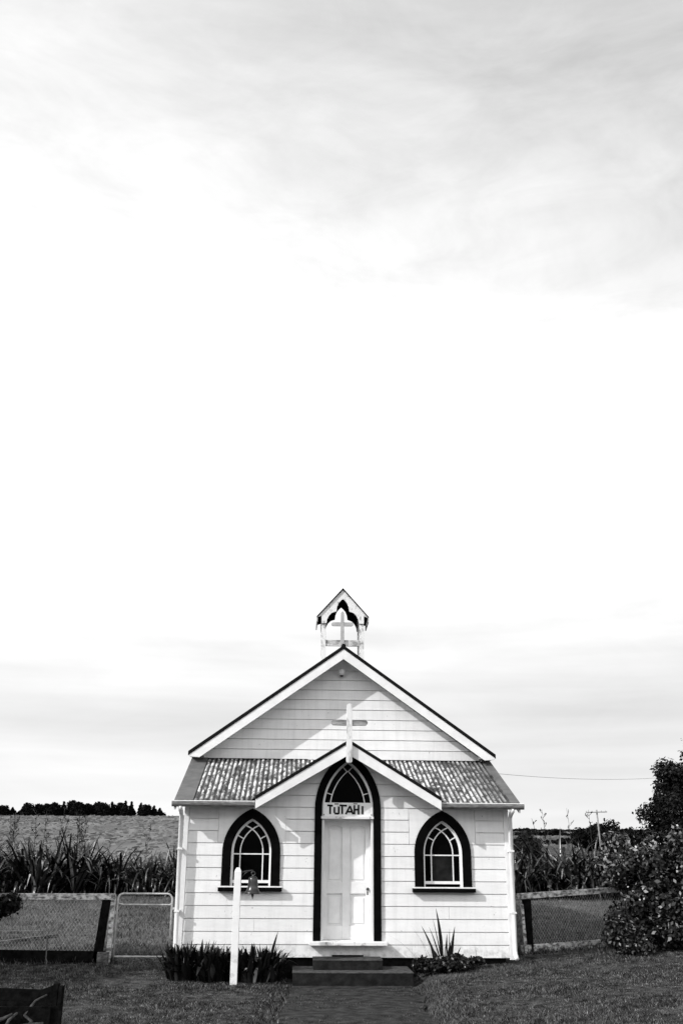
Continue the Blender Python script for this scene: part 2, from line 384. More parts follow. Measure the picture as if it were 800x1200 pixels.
WL = Arch(-1.425, .43, .66, 1.71, 1.235); WR = Arch(1.43, .425, .65, 1.71, 1.235); DR = Arch(0.005, .498, .965, 2.33, .505)

# ------------------------------------------------------------------ church
church = empty('church', (0, 0, 0))
tag(church, 'small white weatherboard church with black pointed window frames and a bell turret', 'church')
D = 1.85; NB = 9.2; HWID = 2.37
# dark carcass behind the boards (a shell with real openings at the front)
wall = MB()
def add_wall_with_holes(mb, y0, y1):
    # vertical strips round the openings
    tops = lambda x: min(2.45, 9) if abs(x) > 1.35 else 3.22-.59*abs(x)
    xs_ = sorted(set(list(np.linspace(-2.36, 2.36, 119).round(4))+[WL.xc-.37, WL.xc+.37, WR.xc-.37, WR.xc+.37, DR.xc-.44, DR.xc+.44]))
    def spans(x):
        for A, t in ((WL, .06), (WR, .06), (DR, .055)):
            B = A.inset(t)
            if abs(x-B.xc) < B.w:
                dx = abs(x-B.xc)+B.off; zt = B.zs+math.sqrt(max(B.R**2-dx**2, 0))
                return [(.286, A.zb-.02 if A is not DR else .45), (zt, max(zt+.005, tops(x)))]
        return [(.286, tops(x))]
    for a, b in zip(xs_[:-1], xs_[1:]):
        if b-a < 1e-4: continue
        m_ = (a+b)/2
        for z0, z1 in spans(m_): mb.box(a, b, y0, y1, z0, z1)
add_wall_with_holes(wall, .004, .05)
front = wall.build('front_wall', trim, church)
tag(front)
def yz_prism(x0, x1, pts):
    mb = MB(); n = len(pts); mb.v = [(x0, y, z) for y, z in pts]+[(x1, y, z) for y, z in pts]
    mb.f = [tuple(range(n-1, -1, -1)), tuple(range(n, 2*n))]+[(i, (i+1) % n, n+(i+1) % n, n+i) for i in range(n)]; return mb
SWP = [(.055, .286), (NB-.05, .286), (NB-.05, 3.2), (D+.06, 3.2), (D-.01, 3.12), (.055, 2.43)]
yz_prism(-HWID+.012, -HWID+.06, SWP).build('side_wall', trim, church)
side_r = yz_prism(HWID-.06, HWID-.012, SWP).build('side_wall', trim, church)
gwall = MB().poly_prism([(-2.35, 2.9), (2.35, 2.9), (2.35, 3.28), (0, 4.99), (-2.35, 3.28)], D+.004, D+.05).build('gable_wall', trim, church)
bk = MB().poly_prism([(-2.35, .286), (2.35, .286), (2.35, 3.28), (0, 4.99), (-2.35, 3.28)], NB-.04, NB).build('rear_wall', trim, church)
ft = MB(); ft.box(-2.33, 2.33, .09, NB-.1, -.1, .30); ft.box(-2.33, 2.33, .06, .085, .0, .31); ft.build('foundation', shade, church)
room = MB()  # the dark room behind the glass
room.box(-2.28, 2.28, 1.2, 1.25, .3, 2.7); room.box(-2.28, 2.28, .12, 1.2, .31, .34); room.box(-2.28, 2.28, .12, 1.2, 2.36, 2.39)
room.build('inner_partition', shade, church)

ROW, Z0 = .1725, .282
GAP = .011
def clean(pts):
    o = []
    for p_ in pts:
        if not o or abs(p_[0]-o[-1][0])+abs(p_[1]-o[-1][1]) > 1e-5: o.append(p_)
    if abs(o[0][0]-o[-1][0])+abs(o[0][1]-o[-1][1]) < 1e-5: o.pop()
    return o
def board(lf, rf, z0, z1, y, par, notch_top=None, name='weatherboard'):
    """one board between edge functions lf(z), rf(z); the face leans out a little at the bottom"""
    n = 5; zz = [z0+(z1-z0)*i/n for i in range(n+1)]
    left = [(lf(z), z) for z in zz]; right = [(rf(z), z) for z in zz]
    if all(r[0]-l[0] < .02 for l, r in zip(left, right)): return
    pts = right + ([(notch_top[1], z1), (notch_top[1], notch_top[2]), (notch_top[0], notch_top[2]), (notch_top[0], z1)] if notch_top else []) + left[::-1]
    pts = clean(pts)
    jit = random.uniform(-.0015, .0015)
    mb = MB().poly_prism(pts, y-.022, y)
    k = len(pts)
    for i in range(k):
        x, yy, z = mb.v[i]; mb.v[i] = (x, y-.019+jit-.005*(z1-z)/(z1-z0), z)
    mb.build(name, white, par)
def cst(v): return lambda z: v
mw = lambda A, t, s: (lambda z: A.xc+s*A.inset(t).hw(z))
WA, DA = .05, .05
joints = {0: [-1.1, .95], 2: [-1.35], 3: [1.5], 4: [-.95]}
for k in range(0, 16):
    z0 = Z0+ROW*k+GAP*.5; z1 = Z0+ROW*(k+1)-GAP*.5
    if k == 0:
        cuts = [-HWID]+joints[0]+[HWID]
        for a, b in zip(cuts[:-1], cuts[1:]): board(cst(a+.0015), cst(b-.0015), z0, z1, 0, front)
        continue
    for s in (-1, 1):
        W = WL if s < 0 else WR
        dl = mw(DR, DA, s)
        out_e = cst(s*HWID)
        if k >= 12: out_e = (lambda z, s=s: s*min(HWID, (3.20-z)/.59))
        def mk(a, b, **kw):
            (board(a, b, z0, z1, 0, front, **kw) if s > 0 else board(b, a, z0, z1, 0, front, **kw))
        if k in (1, 2, 3, 4):
            js = [j for j in joints.get(k, []) if j*s > 0]
            if js: mk(dl, cst(js[0]-s*.0015)); mk(cst(js[0]+s*.0015), out_e)
            else: mk(dl, out_e)
        elif k == 5:
            mk(dl, out_e, notch_top=(W.xc-.37, W.xc+.37, 1.24))
        elif k in (6, 7, 8):
            mk(dl, mw(W, WA, -s)); mk(mw(W, WA, s), out_e)
        elif k in (9, 10, 11):
            mk(dl, cst(W.xc-s*.505)); mk(cst(W.xc+s*.505), out_e)
        elif k == 12: board(cst(s*1.36) if s > 0 else cst(-HWID), cst(HWID) if s > 0 else cst(-1.36), z0, z0+.05, 0, front); mk(dl, (lambda z, s=s: s*min(1.34, (3.20-z)/.59)))
        else: mk(dl, out_e)
for W in (WL, WR):
    zb, zt = Z0+ROW*9+GAP*.5, Z0+ROW*12-.012
    B = W.inset(WA); a = B.side(-1, 12, zb); b = B.side(1, 12, zb)
    pts = [(W.xc-.50, zb)] + a + b[::-1][1:] + [(W.xc+.50, zb), (W.xc+.50, zt), (W.xc-.50, zt)]
    MB().poly_prism(clean(pts)[::-1], -.019, 0).build('wall_panel', white, front)
for k in range(16, 28):
    z0 = Z0+ROW*k+GAP*.5; z1 = Z0+ROW*(k+1)-GAP*.5
    if z0 > 4.9: break
    e = lambda s: (lambda z: s*min(HWID-.0, max(.012, (4.985-z)/.712)))
    if k in (18, 21): board(e(-1), cst(.62-.1*k+1.2), z0, z1, D, gwall); board(cst(.623-.1*k+1.2), e(1), z0, z1, D, gwall)
    else: board(e(-1), e(1), z0, z1, D, gwall)
# side boards
for s, par in ((-1, bpy.data.objects['side_wall']), (1, side_r)):
    for k in range(0, 17):
        z0 = Z0+ROW*k+GAP*.5; z1 = Z0+ROW*(k+1)-GAP*.5
        x0, x1 = (s*(HWID-.012), s*(HWID+.012))
        yl = lambda z: max(.03, min(D+.03, (z-2.415)/.3764-.31+.22))
        if z1 > 3.22: break
        yz_prism(min(x0, x1), max(x0, x1), [(yl(z0), z0), (NB, z0), (NB, z1), (yl(z1), z1)]).build('weatherboard', white, par)
# corner boards
for s in (-1, 1):
    c = MB(); c.box(min(s*2.372, s*2.445), max(s*2.372, s*2.445), -.032, .028, .262, 2.40)
    c.build('corner_board', trim, church, bevel=.004)
    c = MB(); c.box(min(s*2.372, s*2.425), max(s*2.372, s*2.425), D-.03, D+.03, 3.19, 3.36); c.build('corner_board', trim, church)
MB().box(-.215, .24, -.03, -.0215, .300, .322).build('floor_vent', black, church)

# ---- windows
def window(A, lab, centre_mat):
    cas = MB(); band(cas, A, A.inset(.135), -.052, .0); wdw = cas.build('window', black, church, bevel=.003)
    wdw['label'] = lab
    rv = MB(); band(rv, A.inset(.1352), A.inset(.137), -.045, .11); rv.build('reveal', trim, wdw)
    fr = MB(); band(fr, A.inset(.1372), A.inset(.165), .035, .075, zb=A.zb+.005); fr.box(A.xc-.264, A.xc+.264, .04, .075, A.zb+.045, A.zb+.085); fr.build('sash', trim, wdw)
    # sill
    s = MB(); s.hexa([(A.xc-.465, -.115, 1.168), (A.xc+.465, -.115, 1.168), (A.xc+.465, .03, 1.168), (A.xc-.465, .03, 1.168),
                      (A.xc-.465, -.115, 1.222), (A.xc+.465, -.115, 1.222), (A.xc+.465, .03, 1.238), (A.xc-.465, .03, 1.238)]); s.build('sill', black, wdw, bevel=.003)
    s = MB(); s.hexa([(A.xc-.466, -.112, 1.2235), (A.xc+.466, -.112, 1.2235), (A.xc+.466, -.055, 1.230), (A.xc-.466, -.055, 1.230),
                      (A.xc-.466, -.112, 1.234), (A.xc+.466, -.112, 1.234), (A.xc+.466, -.055, 1.241), (A.xc-.466, -.055, 1.241)]); s.build('sill_top_light', trim, wdw)  # white strip stands in for the sunlit top of the black sill
    y0, y1 = .045, .068; th = .017
    I = A.inset(.165)
    rad = A.R-.262; cz = A.zs
    for sgn in (-1, 1):
        cx = A.xc - sgn*A.off
        # angle at which this arc meets the far frame arc (centre mirrored)
        a_end = None
        for q in range(400):
            a = math.pi*.5*q/400; x = sgn*rad*math.cos(a) - sgn*A.off; z = rad*math.sin(a)
            if math.hypot(x-sgn*A.off, z) > I.R+.004: a_end = a; break
        a_end = a_end or math.pi*.45
        mb = MB()
        if sgn > 0: arcstrip(mb, cx, cz, rad, 0, a_end, th, y0, y1)
        else: arcstrip(mb, cx, cz, rad, math.pi-a_end, math.pi, th, y0+.0015, y1+.0015)
        x = A.xc+sgn*(rad-A.off); mb.box(x-th/2, x+th/2, y0, y1, A.zb+.085, cz)
        mb.build('glazing_bar', trim, wdw)
        a = R(28); r0, r1 = rad+.008, I.R+.004
        p0 = (cx+sgn*r0*math.cos(a), cz+r0*math.sin(a)); p1 = (cx+sgn*r1*math.cos(a), cz+r1*math.sin(a))
        MB().beam((p0[0], .056, p0[1]), (p1[0], .056, p1[1]), .022, .015, (sgn*-math.sin(a), 0, math.cos(a))).build('glazing_bar', trim, wdw)
    MB().box(A.xc-.264, A.xc+.264, .043, .066, 1.675, 1.692).build('glazing_bar', trim, wdw)
    for pts, mt in (([p for p in I.outline(14, 1.684)], glass), ([(A.xc-.262, 1.32), (A.xc-.168, 1.32), (A.xc-.168, 1.684), (A.xc-.262, 1.684)], glass),
                ([(A.xc-.166, 1.32), (A.xc+.166, 1.32), (A.xc+.166, 1.684), (A.xc-.166, 1.684)], centre_mat),
                ([(A.xc+.168, 1.32), (A.xc+.262, 1.32), (A.xc+.262, 1.684), (A.xc+.168, 1.684)], glass)):
        MB().poly_prism(pts[::-1] if mt is glass and len(pts) > 5 else pts, .058, .062).build('pane', mt, wdw)
    return wdw
window(WL, 'pointed window behind the hanging bell', glass)
window(WR, 'pointed window with a dusty lower pane', dusty)

# ---- doorway
cas = MB(); band(cas, DR, DR.inset(.11), -.055, .0, n=18); dw = cas.build('door_frame', black, church, bevel=.003)
rv = MB(); band(rv, DR.inset(.1102), DR.inset(.145), -.02, .25, n=18); rv.build('jamb', trim, dw, bevel=.003)
I = DR.inset(.145)
MB().poly_prism(I.outline(18, 2.40)[::-1], .07, .074).build('pane', glass, dw)
cz = DR.zs; rad = .733; th = .016
for sgn in (-1, 1):
    cx = DR.xc-sgn*DR.off; a0 = math.asin((2.41-cz)/rad); a1 = math.acos(DR.off/rad)
    # the two arcs run on past their crossing to the outer frame
    a_end = a1
    for q in range(200):
        a = a1+q*.004; x = sgn*(rad*math.cos(a)-DR.off); z = rad*math.sin(a)
        if math.hypot(x-sgn*DR.off, z) > I.R: a_end = a; break
    mb = MB(); arcstrip(mb, cx, cz, rad, *((a0, a1) if sgn > 0 else (math.pi-a1, math.pi-a0)), th, .05+.001*sgn, .07); mb.build('glazing_bar', trim, dw)
    for a in (R(17), a1-.02):
        r0, r1 = rad+.004, I.R+.004
        if a > R(30): r1 = I.R-.0
        p0 = (cx+sgn*r0*math.cos(a), cz+r0*math.sin(a)); p1 = (cx+sgn*r1*math.cos(a), cz+r1*math.sin(a))
        if abs(p1[0]-DR.xc) > .25 or a > R(30):
            MB().beam((p0[0], .06, p0[1]), (p1[0], .06, p1[1]), .018, .013, (-sgn*math.sin(a), 0, math.cos(a))).build('glazing_bar', trim, dw)
# door leaf with four real sunk panels
dx0, dx1, dz0, dz1 = -.35, .357, .507, 2.185
door = empty('door', (0, 0, 0)); door.parent = church
st = [(dx0, -.288), (-.062, .048), (.288, dx1)]   # stiles: left, middle, right
def seg_arch(x0, x1, z, rise, n=8): return [(x0+(x1-x0)*i/n, z+rise*math.sin(math.pi*i/n)) for i in range(n+1)]
y0, y1 = .20, .24
dm = MB()
for a, b in st: dm.box(a, b, y0, y1, dz0, dz1)
for (a, b) in ((-.288, -.062), (.048, .288)):
    dm.box(a, b, y0+.0008, y1, dz0, .695); dm.box(a, b, y0+.0008, y1, 1.135, 1.30)
    dm.poly_prism([(a, dz1)] + seg_arch(a, b, 2.065, .035) + [(b, dz1)], y0+.0008, y1)
dm.build('door_leaf', trim, door, bevel=.004)
for (a, b) in ((-.288, -.062), (.048, .288)):
    for (c, d) in ((.695, 1.135), (1.30, 2.10)):
        p = MB(); p.box(a+.0, b, .232, .239, c, d); p.poly_prism([(a+.03, c+.03), (b-.03, c+.03), (b-.03, d-.055), (a+.03, d-.055)], .221, .2322); p.build('door_panel', trim, door, bevel=.003)
kb = MB(); kb.tube([(.318, .20, 1.20), (.318, .173, 1.20)], .010); kb.tube([(.318, .176, 1.20), (.318, .168, 1.20), (.318, .15, 1.20), (.318, .142, 1.20)], [.014, .024, .024, .012], 14); kb.build('door_knob', bronze, door, True)
MB().box(.309, .327, .196, .1995, 1.12, 1.17).build('keyhole_plate', bronze, door)
MB().box(-.35, .36, .052, .25, 2.186, 2.398).build('transom', trim, dw)
MB().box(-.55, .575, -.20, .24, .456, .5055).build('door_sill', worn2, church, bevel=.006)
# sign
sgn_ = empty('sign', (0, 0, 0)); sgn_.parent = church
MB().box(-.372, .385, -.030, .03, 2.226, 2.425).build('sign_board', signm, sgn_, bevel=.003)
MB().box(-.395, .395, -.062, .05, 2.190, 2.2245).build('sign_ledge', worn2, sgn_, bevel=.003)
for x in (-.355, .362): MB().tube([(x, -.03, 2.25), (x, -.045, 2.25)], .009, 8).build('screw', bronze, sgn_)
def letter(strokes, x, zc, h):
    mb = MB()
    for i, (a, b, wd) in enumerate(strokes):
        mb.beam((x+a[0], -.0325-.0004*i, zc+a[1]*h), (x+b[0], -.0325-.0004*i, zc+b[1]*h), .005, wd, (0, 0, 1) if abs(b[0]-a[0]) > abs(b[1]-a[1])*h else (1, 0, 0))
    mb.build('letter', ink, sgn_)
zb, hh, t = 2.258, .130, .027
letter([((-.045, .97), (.040, .92), t), ((.0, .93), (.0, 0), t)], -.262, zb, hh)
letter([((-.032, .78), (-.032, .12), t), ((-.030, .07), (.030, .05), t), ((.033, .85), (.033, 0), t)], -.165, zb, hh)
letter([((-.040, .98), (.072, .94), t), ((.0, .95), (.0, .02), t)], -.080, zb, hh)
letter([((-.055, .0), (.008, .92), t), ((.008, .92), (.055, .0), t), ((-.030, .28), (.035, .28), t)], .030, zb, hh)
letter([((-.030, 1.02), (-.030, 0), t), ((.032, 1.05), (.032, -.02), t), ((-.030, .50), (.032, .52), t*.9)], .135, zb, hh)
letter([((0, .92), (0, .0), t)], .228, zb, hh)
letter([((-.030, 0), (.030, 0), .014)], -.165, 2.405, hh); letter([((-.03, 0), (.03, 0), .012)], .120, 2.409, hh)

# ---- lean-to roof
ez, ey, tz, ty = 2.415, -.31, 3.225, D-.002
sl = (tz-ez)/(ty-ey)
rz = lambda y: ez+sl*(y-ey)
PS, PA = .60, 3.30                                   # porch gable roof: slope and ridge height
pv = lambda x: (PA-PS*abs(x)-ez)/sl+ey               # where the two roofs meet
def sheet(x0, x1, par, dz=0):
    wv = .0762; n = max(2, int(round((x1-x0)/(wv/8)))); rows = 7; V = []; Fc = []
    for i in range(n+1):
        x = x0+(x1-x0)*i/n; ya = max(ey, pv(x)) if abs(x) < 1.6 else ey
        ya = min(ya, ty-.01)
        for j in range(rows+1):
            y = ya+(ty-ya)*j/rows; V.append((x, y, rz(y)+.010*math.sin(2*math.pi*x/wv)+dz))
    for i in range(n):
        for j in range(rows):
            a = i*(rows+1)+j; Fc.append((a, a+rows+1, a+rows+2, a+1))
    o = arrays('roofing_sheet', np.array(V), np.array(Fc), corr, par, smooth=True)
    so = o.modifiers.new('thick', 'SOLIDIFY'); so.thickness = .003; so.offset = 1
lroof = MB().poly_prism([(0, 0), (1, 0), (1, 1)], 0, 1)  # replaced below
lroof = MB()
for s in (-1, 1):
    xa, xb = (-2.53, -1.45) if s < 0 else (1.45, 2.53)
    lroof.hexa([(xa, ey+.03, rz(ey+.03)-.07), (xb, ey+.03, rz(ey+.03)-.07), (xb, ty, rz(ty)-.07), (xa, ty, rz(ty)-.07),
                (xa, ey+.03, rz(ey+.03)-.02), (xb, ey+.03, rz(ey+.03)-.02), (xb, ty, rz(ty)-.02), (xa, ty, rz(ty)-.02)])
lroof = lroof.build('lean_to_roof', shade, church)
cuts = [-2.50, -1.74, -.98, -.22, .22, .98, 1.74, 2.55]
for i, (a, b) in enumerate(zip(cuts[:-1], cuts[1:])): sheet(a, b+.03 if i < 6 else b, lroof, .0012*(i % 2))
for s in (-1, 1):   # barge flashing down each end of the lean-to
    xa, xb = s*2.30, s*2.575; x0, x1 = min(xa, xb), max(xa, xb); wd = (.0, .012)
    if s > 0: x0 = 2.44
    f = MB().hexa([(x0, ey, rz(ey)+.012), (x1, ey, rz(ey)+.012), (x1, ty, rz(ty)+.012), (x0, ty, rz(ty)+.012),
                   (x0, ey, rz(ey)+.020), (x1, ey, rz(ey)+.020), (x1, ty, rz(ty)+.020), (x0, ty, rz(ty)+.020)])
    xe0, xe1 = (s*2.575, s*2.55); a, b = min(xe0, xe1), max(xe0, xe1)
    f.build('barge_flashing', flash, lroof)
    f = MB().hexa([(a, ey, rz(ey)-.13), (b, ey, rz(ey)-.13), (b, ty, rz(ty)-.13), (a, ty, rz(ty)-.13),
               (a, ey, rz(ey)+.011), (b, ey, rz(ey)+.011), (b, ty, rz(ty)+.011), (a, ty, rz(ty)+.011)]).build('side_fascia', trim, lroof)
for s in (-1, 1):
    x0, x1 = (-2.40, -.60) if s < 0 else (.60, 2.40)
    MB().box(x0, x1, ty-.05, ty-.024, rz(ty-.05)+.008, rz(ty-.05)+.022).build('apron_flashing', dark, lroof)
# gutters, fascia and soffit each side of the porch
for s in (-1, 1):
    x0, x1 = (-2.60, -1.385) if s < 0 else (1.385, 2.62)
    prof = [(-.375+.0, 2.412), (-.385, 2.39), (-.380, 2.362), (-.360, 2.340), (-.335, 2.334), (-.315, 2.342), (-.300, 2.40), (-.306, 2.40), (-.320, 2.352), (-.338, 2.343), (-.358, 2.350), (-.371, 2.372), (-.369, 2.408)]
    g = MB(); n = len(prof); g.v = [(x0, y, z) for y, z in prof]+[(x1, y, z) for y, z in prof]
    g.f = [tuple(range(n-1, -1, -1)), tuple(range(n, 2*n))]+[(i, (i+1) % n, n+(i+1) % n, n+i) for i in range(n)]
    gu = g.build('gutter', galv, church)
    MB().tube([(x0, -.378, 2.414), (x1, -.378, 2.414)], .0075, 8).build('gutter_lip_light', trim, gu)  # lip coloured white as the highlight along the gutter
    for xe in (x0, x1): MB().poly_prism([(xe-.003, 2.335), (xe+.003, 2.335), (xe+.003, 2.41), (xe-.003, 2.41)], -.383, -.30).build('end_cap', galv, gu)
    MB().box(x0+.03, x1-.03, -.296, -.268, 2.335, 2.402).build('fascia', trim, church)
    MB().box(x0+.03, x1-.03, -.266, -.03, 2.372, 2.386).build('soffit', trim, church)
# downpipes
for s, xt, xb in ((-1, -2.478, -2.452), (1, 2.452, 2.430)):
    yb = -.12
    p = MB().tube([(xt, -.335, 2.345), (xt, -.33, 2.31), (xt, -.20, 2.27), (xt, yb, 2.21), (xb, yb, .40), (xb, yb-.02, .34), (xb-.0, yb-.10, .29)], .032, 12)
    dpipe = p.build('downpipe', trim, church, True)
    for z in (.9, 1.75):
        xx = xb+(xt-xb)*(z-.4)/1.8
        MB().box(xx-.038, xx+.038, yb-.036, -.033, z-.012, z+.012).build('pipe_bracket', trim, dpipe)

# ---- porch gable roof
proof = empty('porch_roof', (0, 0, 0)); proof.parent = church
FY = -.43
for s in (-1, 1):
    xf = 1.375; e = MB(); zf = PA-PS*xf
    def q(x, y, dz): return (s*x, y, PA-PS*x+dz)
    yr = min(pv(0), D-.004); xk = (PA-(ez+sl*(yr-ey)))/PS
    pts = [(0, FY), (xf, FY), (xf, pv(xf)), (max(xk, .0)+.001, yr), (0, yr)]
    b = len(e.v); n = len(pts)
    e.v += [q(x, y, .02) for x, y in pts]+[q(x, y, -.03) for x, y in pts]
    e.f += [tuple(range(n)) if s > 0 else tuple(range(n-1, -1, -1)), tuple(range(2*n-1, n-1, -1)) if s > 0 else tuple(range(n, 2*n))]+[(i, n+i, n+(i+1) % n, (i+1) % n) for i in range(n)]
    e.build('roof_slope', dark, proof)
    # barge board
    MB().poly_prism([(s*.0005, PA-.032), (s*xf, PA-.032-PS*xf), (s*xf, PA-.165-PS*xf), (s*.0005, PA-.205)][::s], FY+.01, FY+.038).build('bargeboard', trim, proof, bevel=.003)
    # lower trim strip set back under the barge, lining to the wall
    MB().poly_prism([(s*.0005, PA-.036), (s*(xf-.02), PA-.036-PS*(xf-.02)), (s*(xf-.02), PA-.055-PS*(xf-.02)), (s*.0005, PA-.055)][::s], FY+.04, -.026).build('soffit_lining', trim, proof)
rc = MB().tube([(0, FY-.012, PA+.018), (0, D-.03, PA+.018)], .028, 8).build('ridge_cap', dark, proof)
# cross on the porch apex
cr = MB(); cr.poly_prism([(-.046, 2.995), (-.030, 2.975), (.030, 2.975), (.046, 2.995), (.040, 3.825), (.015, 3.85), (-.015, 3.85), (-.040, 3.825)], FY-.045, FY+.004)
cr = cr.build('cross', crossm, church, bevel=.004); cr['label'] = 'flaking white cross on the porch apex'
for s in (-1, 1): MB().poly_prism([(s*.041, 3.52), (s*.25, 3.525), (s*.277, 3.552), (s*.277, 3.582), (s*.25, 3.603), (s*.041, 3.605)][::s], FY-.036, FY-.006).build('cross_arm', armm, cr, bevel=.003)

# ---- nave roof
AP, MS, ME = 5.135, .708, 2.60
nroof = empty('nave_roof', (0, 0, 0)); nroof.parent = church
for s in (-1, 1):
    V = []; Fc = []; rows = 3; y0, y1 = D-.36, NB+.35; n = int((y1-y0)/.0762*4)
    for i in range(n+1):
        y = y0+(y1-y0)*i/n; bump = .009*math.sin(2*math.pi*y/.0762)
        for j in range(rows+1):
            x = ME*j/rows; V.append((s*x, y, AP-MS*x+bump))
    for i in range(n):
        for j in range(rows):
            a = i*(rows+1)+j; Fc.append((a, a+rows+1, a+rows+2, a+1))
    o = arrays('corrugated_slope', np.array(V), np.array(Fc), flash, nroof, smooth=True)
    MB().poly_prism([(s*.0005, AP+.022), (s*(ME+.01), AP+.022-MS*(ME+.01)), (s*(ME+.01), AP-.045-MS*(ME+.01)), (s*.0005, AP-.045)][::s], D-.385, D-.35).build('roof_edge', dark, nroof)
    MB().poly_prism([(s*.0005, AP-.012), (s*ME, AP-.012-MS*ME), (s*ME, AP-.05-MS*ME), (s*.0005, AP-.05)][::s], D-.347, NB+.3).build('roof_lining', trim, nroof)
    # barge with a plumb-cut boxed foot
    MB().poly_prism([(s*.0005, AP-.046), (s*2.60, AP-.046-MS*2.60), (s*2.60, 3.235), (s*2.585, 3.222), (s*2.42, 3.208), (s*.0005, AP-.222)][::s], D-.375, D-.345).build('bargeboard', trim, nroof, bevel=.003)
    MB().box(min(s*2.36, s*2.59), max(s*2.36, s*2.59), D-.343, D-.035, 3.245, 3.262).build('eave_box', trim, nroof)
MB().tube([(0, D-.39, AP+.012), (0, NB+.3, AP+.012)], .04, 8).build('ridge_cap', dark, nroof)
MB().box(2.385, 2.445, D-.36, D-.30, 3.185, 3.27).build('bracket', dark, nroof)
bl = MB(); bl.lathe([(.012, 4.79), (.042, 4.78), (.062, 4.75), (.066, 4.715), (.056, 4.685), (.03, 4.672)], -.02, D-.10, 16); bl.tube([(-.02, D-.1, 4.72), (-.02, D-.015, 4.72)], .02, 8)
lamp = bl.build('gable_lamp', trim, church, True); MB().lathe([(.02, 4.672), (.034, 4.668), (.026, 4.655)], -.02, D-.10, 14).build('lens', black, lamp)  # black cap gives the ball its dark underside

# ---- belfry
bel = empty('belfry', (0, 0, 0)); bel.parent = church
BY0, BY1 = 1.93, 2.46; BX = .345; BA, BS, BE = 6.30, 1.13, .475
for i, (x, y) in enumerate(((-BX, BY0), (BX, BY0), (-BX, BY1), (BX, BY1))):
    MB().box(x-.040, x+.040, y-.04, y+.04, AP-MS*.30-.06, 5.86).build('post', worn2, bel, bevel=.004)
for y in (BY0,):
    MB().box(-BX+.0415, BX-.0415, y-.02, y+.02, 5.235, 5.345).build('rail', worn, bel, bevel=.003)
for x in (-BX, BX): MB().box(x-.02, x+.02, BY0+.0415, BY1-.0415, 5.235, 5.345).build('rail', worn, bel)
for s in (-1, 1):
    MB().poly_prism([(s*.0005, BA), (s*BE, BA-BS*BE), (s*BE, BA-BS*BE-.022), (s*.0005, BA-.028)][::s], BY0-.10, BY1+.10).build('roof_slope', dark, bel)
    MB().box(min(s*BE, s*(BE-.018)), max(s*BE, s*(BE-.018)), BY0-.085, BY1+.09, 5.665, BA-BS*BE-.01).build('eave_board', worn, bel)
def trefoil(y, th, mt, lo):
    # lower edge: a central pointed lobe between two cusps, then side lobes down to the posts
    inner = [(.0, 6.10), (.035, 6.07), (.078, 6.02), (.108, 5.945), (.118, 5.865), (.15, 5.855), (.20, 5.835), (.25, 5.785), (.285, 5.715), (.295, 5.64)]
    inner = [(x, z-lo) for x, z in inner]
    for s in (-1, 1):
        top = [(s*(BE-.02), BA-.024-BS*(BE-.02)), (s*.0005, BA-.030)]
        pts = [(s*max(x, .0005), z) for x, z in inner] + [(s*.385, 5.64-lo), (s*.385, 5.78), (s*(BE-.02), 5.755-.0)] + top
        MB().poly_prism(clean(pts)[::-s], y, y+th).build('trefoil_board', mt, bel)
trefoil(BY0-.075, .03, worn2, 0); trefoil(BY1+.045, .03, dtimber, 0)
# dark lining inside the little roof
for s in (-1, 1): MB().poly_prism([(s*.0005, BA-.031), (s*(BE-.03), BA-.03-BS*(BE-.03)), (s*(BE-.03), BA-.05-BS*(BE-.03)), (s*.0005, BA-.055)][::s], BY0-.044, BY1+.044).build('roof_lining', dtimber, bel)
cm = BY0-.045
bc = MB().poly_prism([(-.040, 5.16), (.030, 5.16), (.025, 5.84), (-.003, 5.875), (-.035, 5.84)], cm-.02, cm+.02).build('cross', greyw, bel, bevel=.004)
for s in (-1, 1): MB().poly_prism([(-.005+s*.03, 5.595), (-.005+s*.17, 5.595), (-.005+s*.20, 5.615), (-.005+s*.20, 5.645), (-.005+s*.17, 5.665), (-.005+s*.03, 5.665)][::s], cm-.015, cm+.015).build('cross_arm', greyw, bc, bevel=.003)

# ------------------------------------------------------------------ steps
stp = tag(empty('doorsteps', (0, -.5, 0)), 'two dark mossy concrete steps below the church door', 'steps')
def stepbox(x0, x1, y0, y1, z0, z1, name):
    o = MB().box(x0, x1, y0, y1, z0, z1-.012).build(name, concrete, stp, bevel=.008)
    MB().box(x0-.004, x1+.004, y0-.006, y1, z1-.0118, z1).build('tread', tread, o, bevel=.004)
stepbox(-.775, .87, -.80, -.02, -.1, .176, 'step'); stepbox(-.490, .477, -.50, -.03, .1765, .303, 'step')

# ------------------------------------------------------------------ bell on its post
bp = tag(empty('bell_post', (-1.562, -.92, .04)), 'white square post with a pointed top standing before the left window', 'post')
pm = MB(); w2 = .047; px, py = -1.562, -.92
pm.hexa([(px-w2, py-w2, -.1), (px+w2, py-w2, -.1), (px+w2, py+w2, -.1), (px-w2, py+w2, -.1), (px-w2, py-w2, 1.455), (px+w2, py-w2, 1.455), (px+w2, py+w2, 1.455), (px-w2, py+w2, 1.455)])
pm.hexa([(px-w2, py-w2, 1.4552), (px+w2, py-w2, 1.4552), (px+w2, py+w2, 1.4552), (px-w2, py+w2, 1.4552), (px-.022, py-.022, 1.505), (px+.022, py-.022, 1.505), (px+.022, py+.022, 1.505), (px-.022, py+.022, 1.505)])
pm.build('post_shaft', white, bp, bevel=.003)
ar = MB(); ar.tube([(px+.045, py, 1.475-.03), (px+.12, py, 1.462), (px+.20, py, 1.470), (px+.212, py, 1.455)], .009, 8); ar.tube([(px+.046, py, 1.37), (px+.10, py, 1.43), (px+.15, py, 1.465)], .006, 6)
ar.build('bracket', bronze, bp)
MB().box(px+.0472, px+.054, py-.02, py+.02, 1.34, 1.47).build('bracket_plate', bronze, bp)
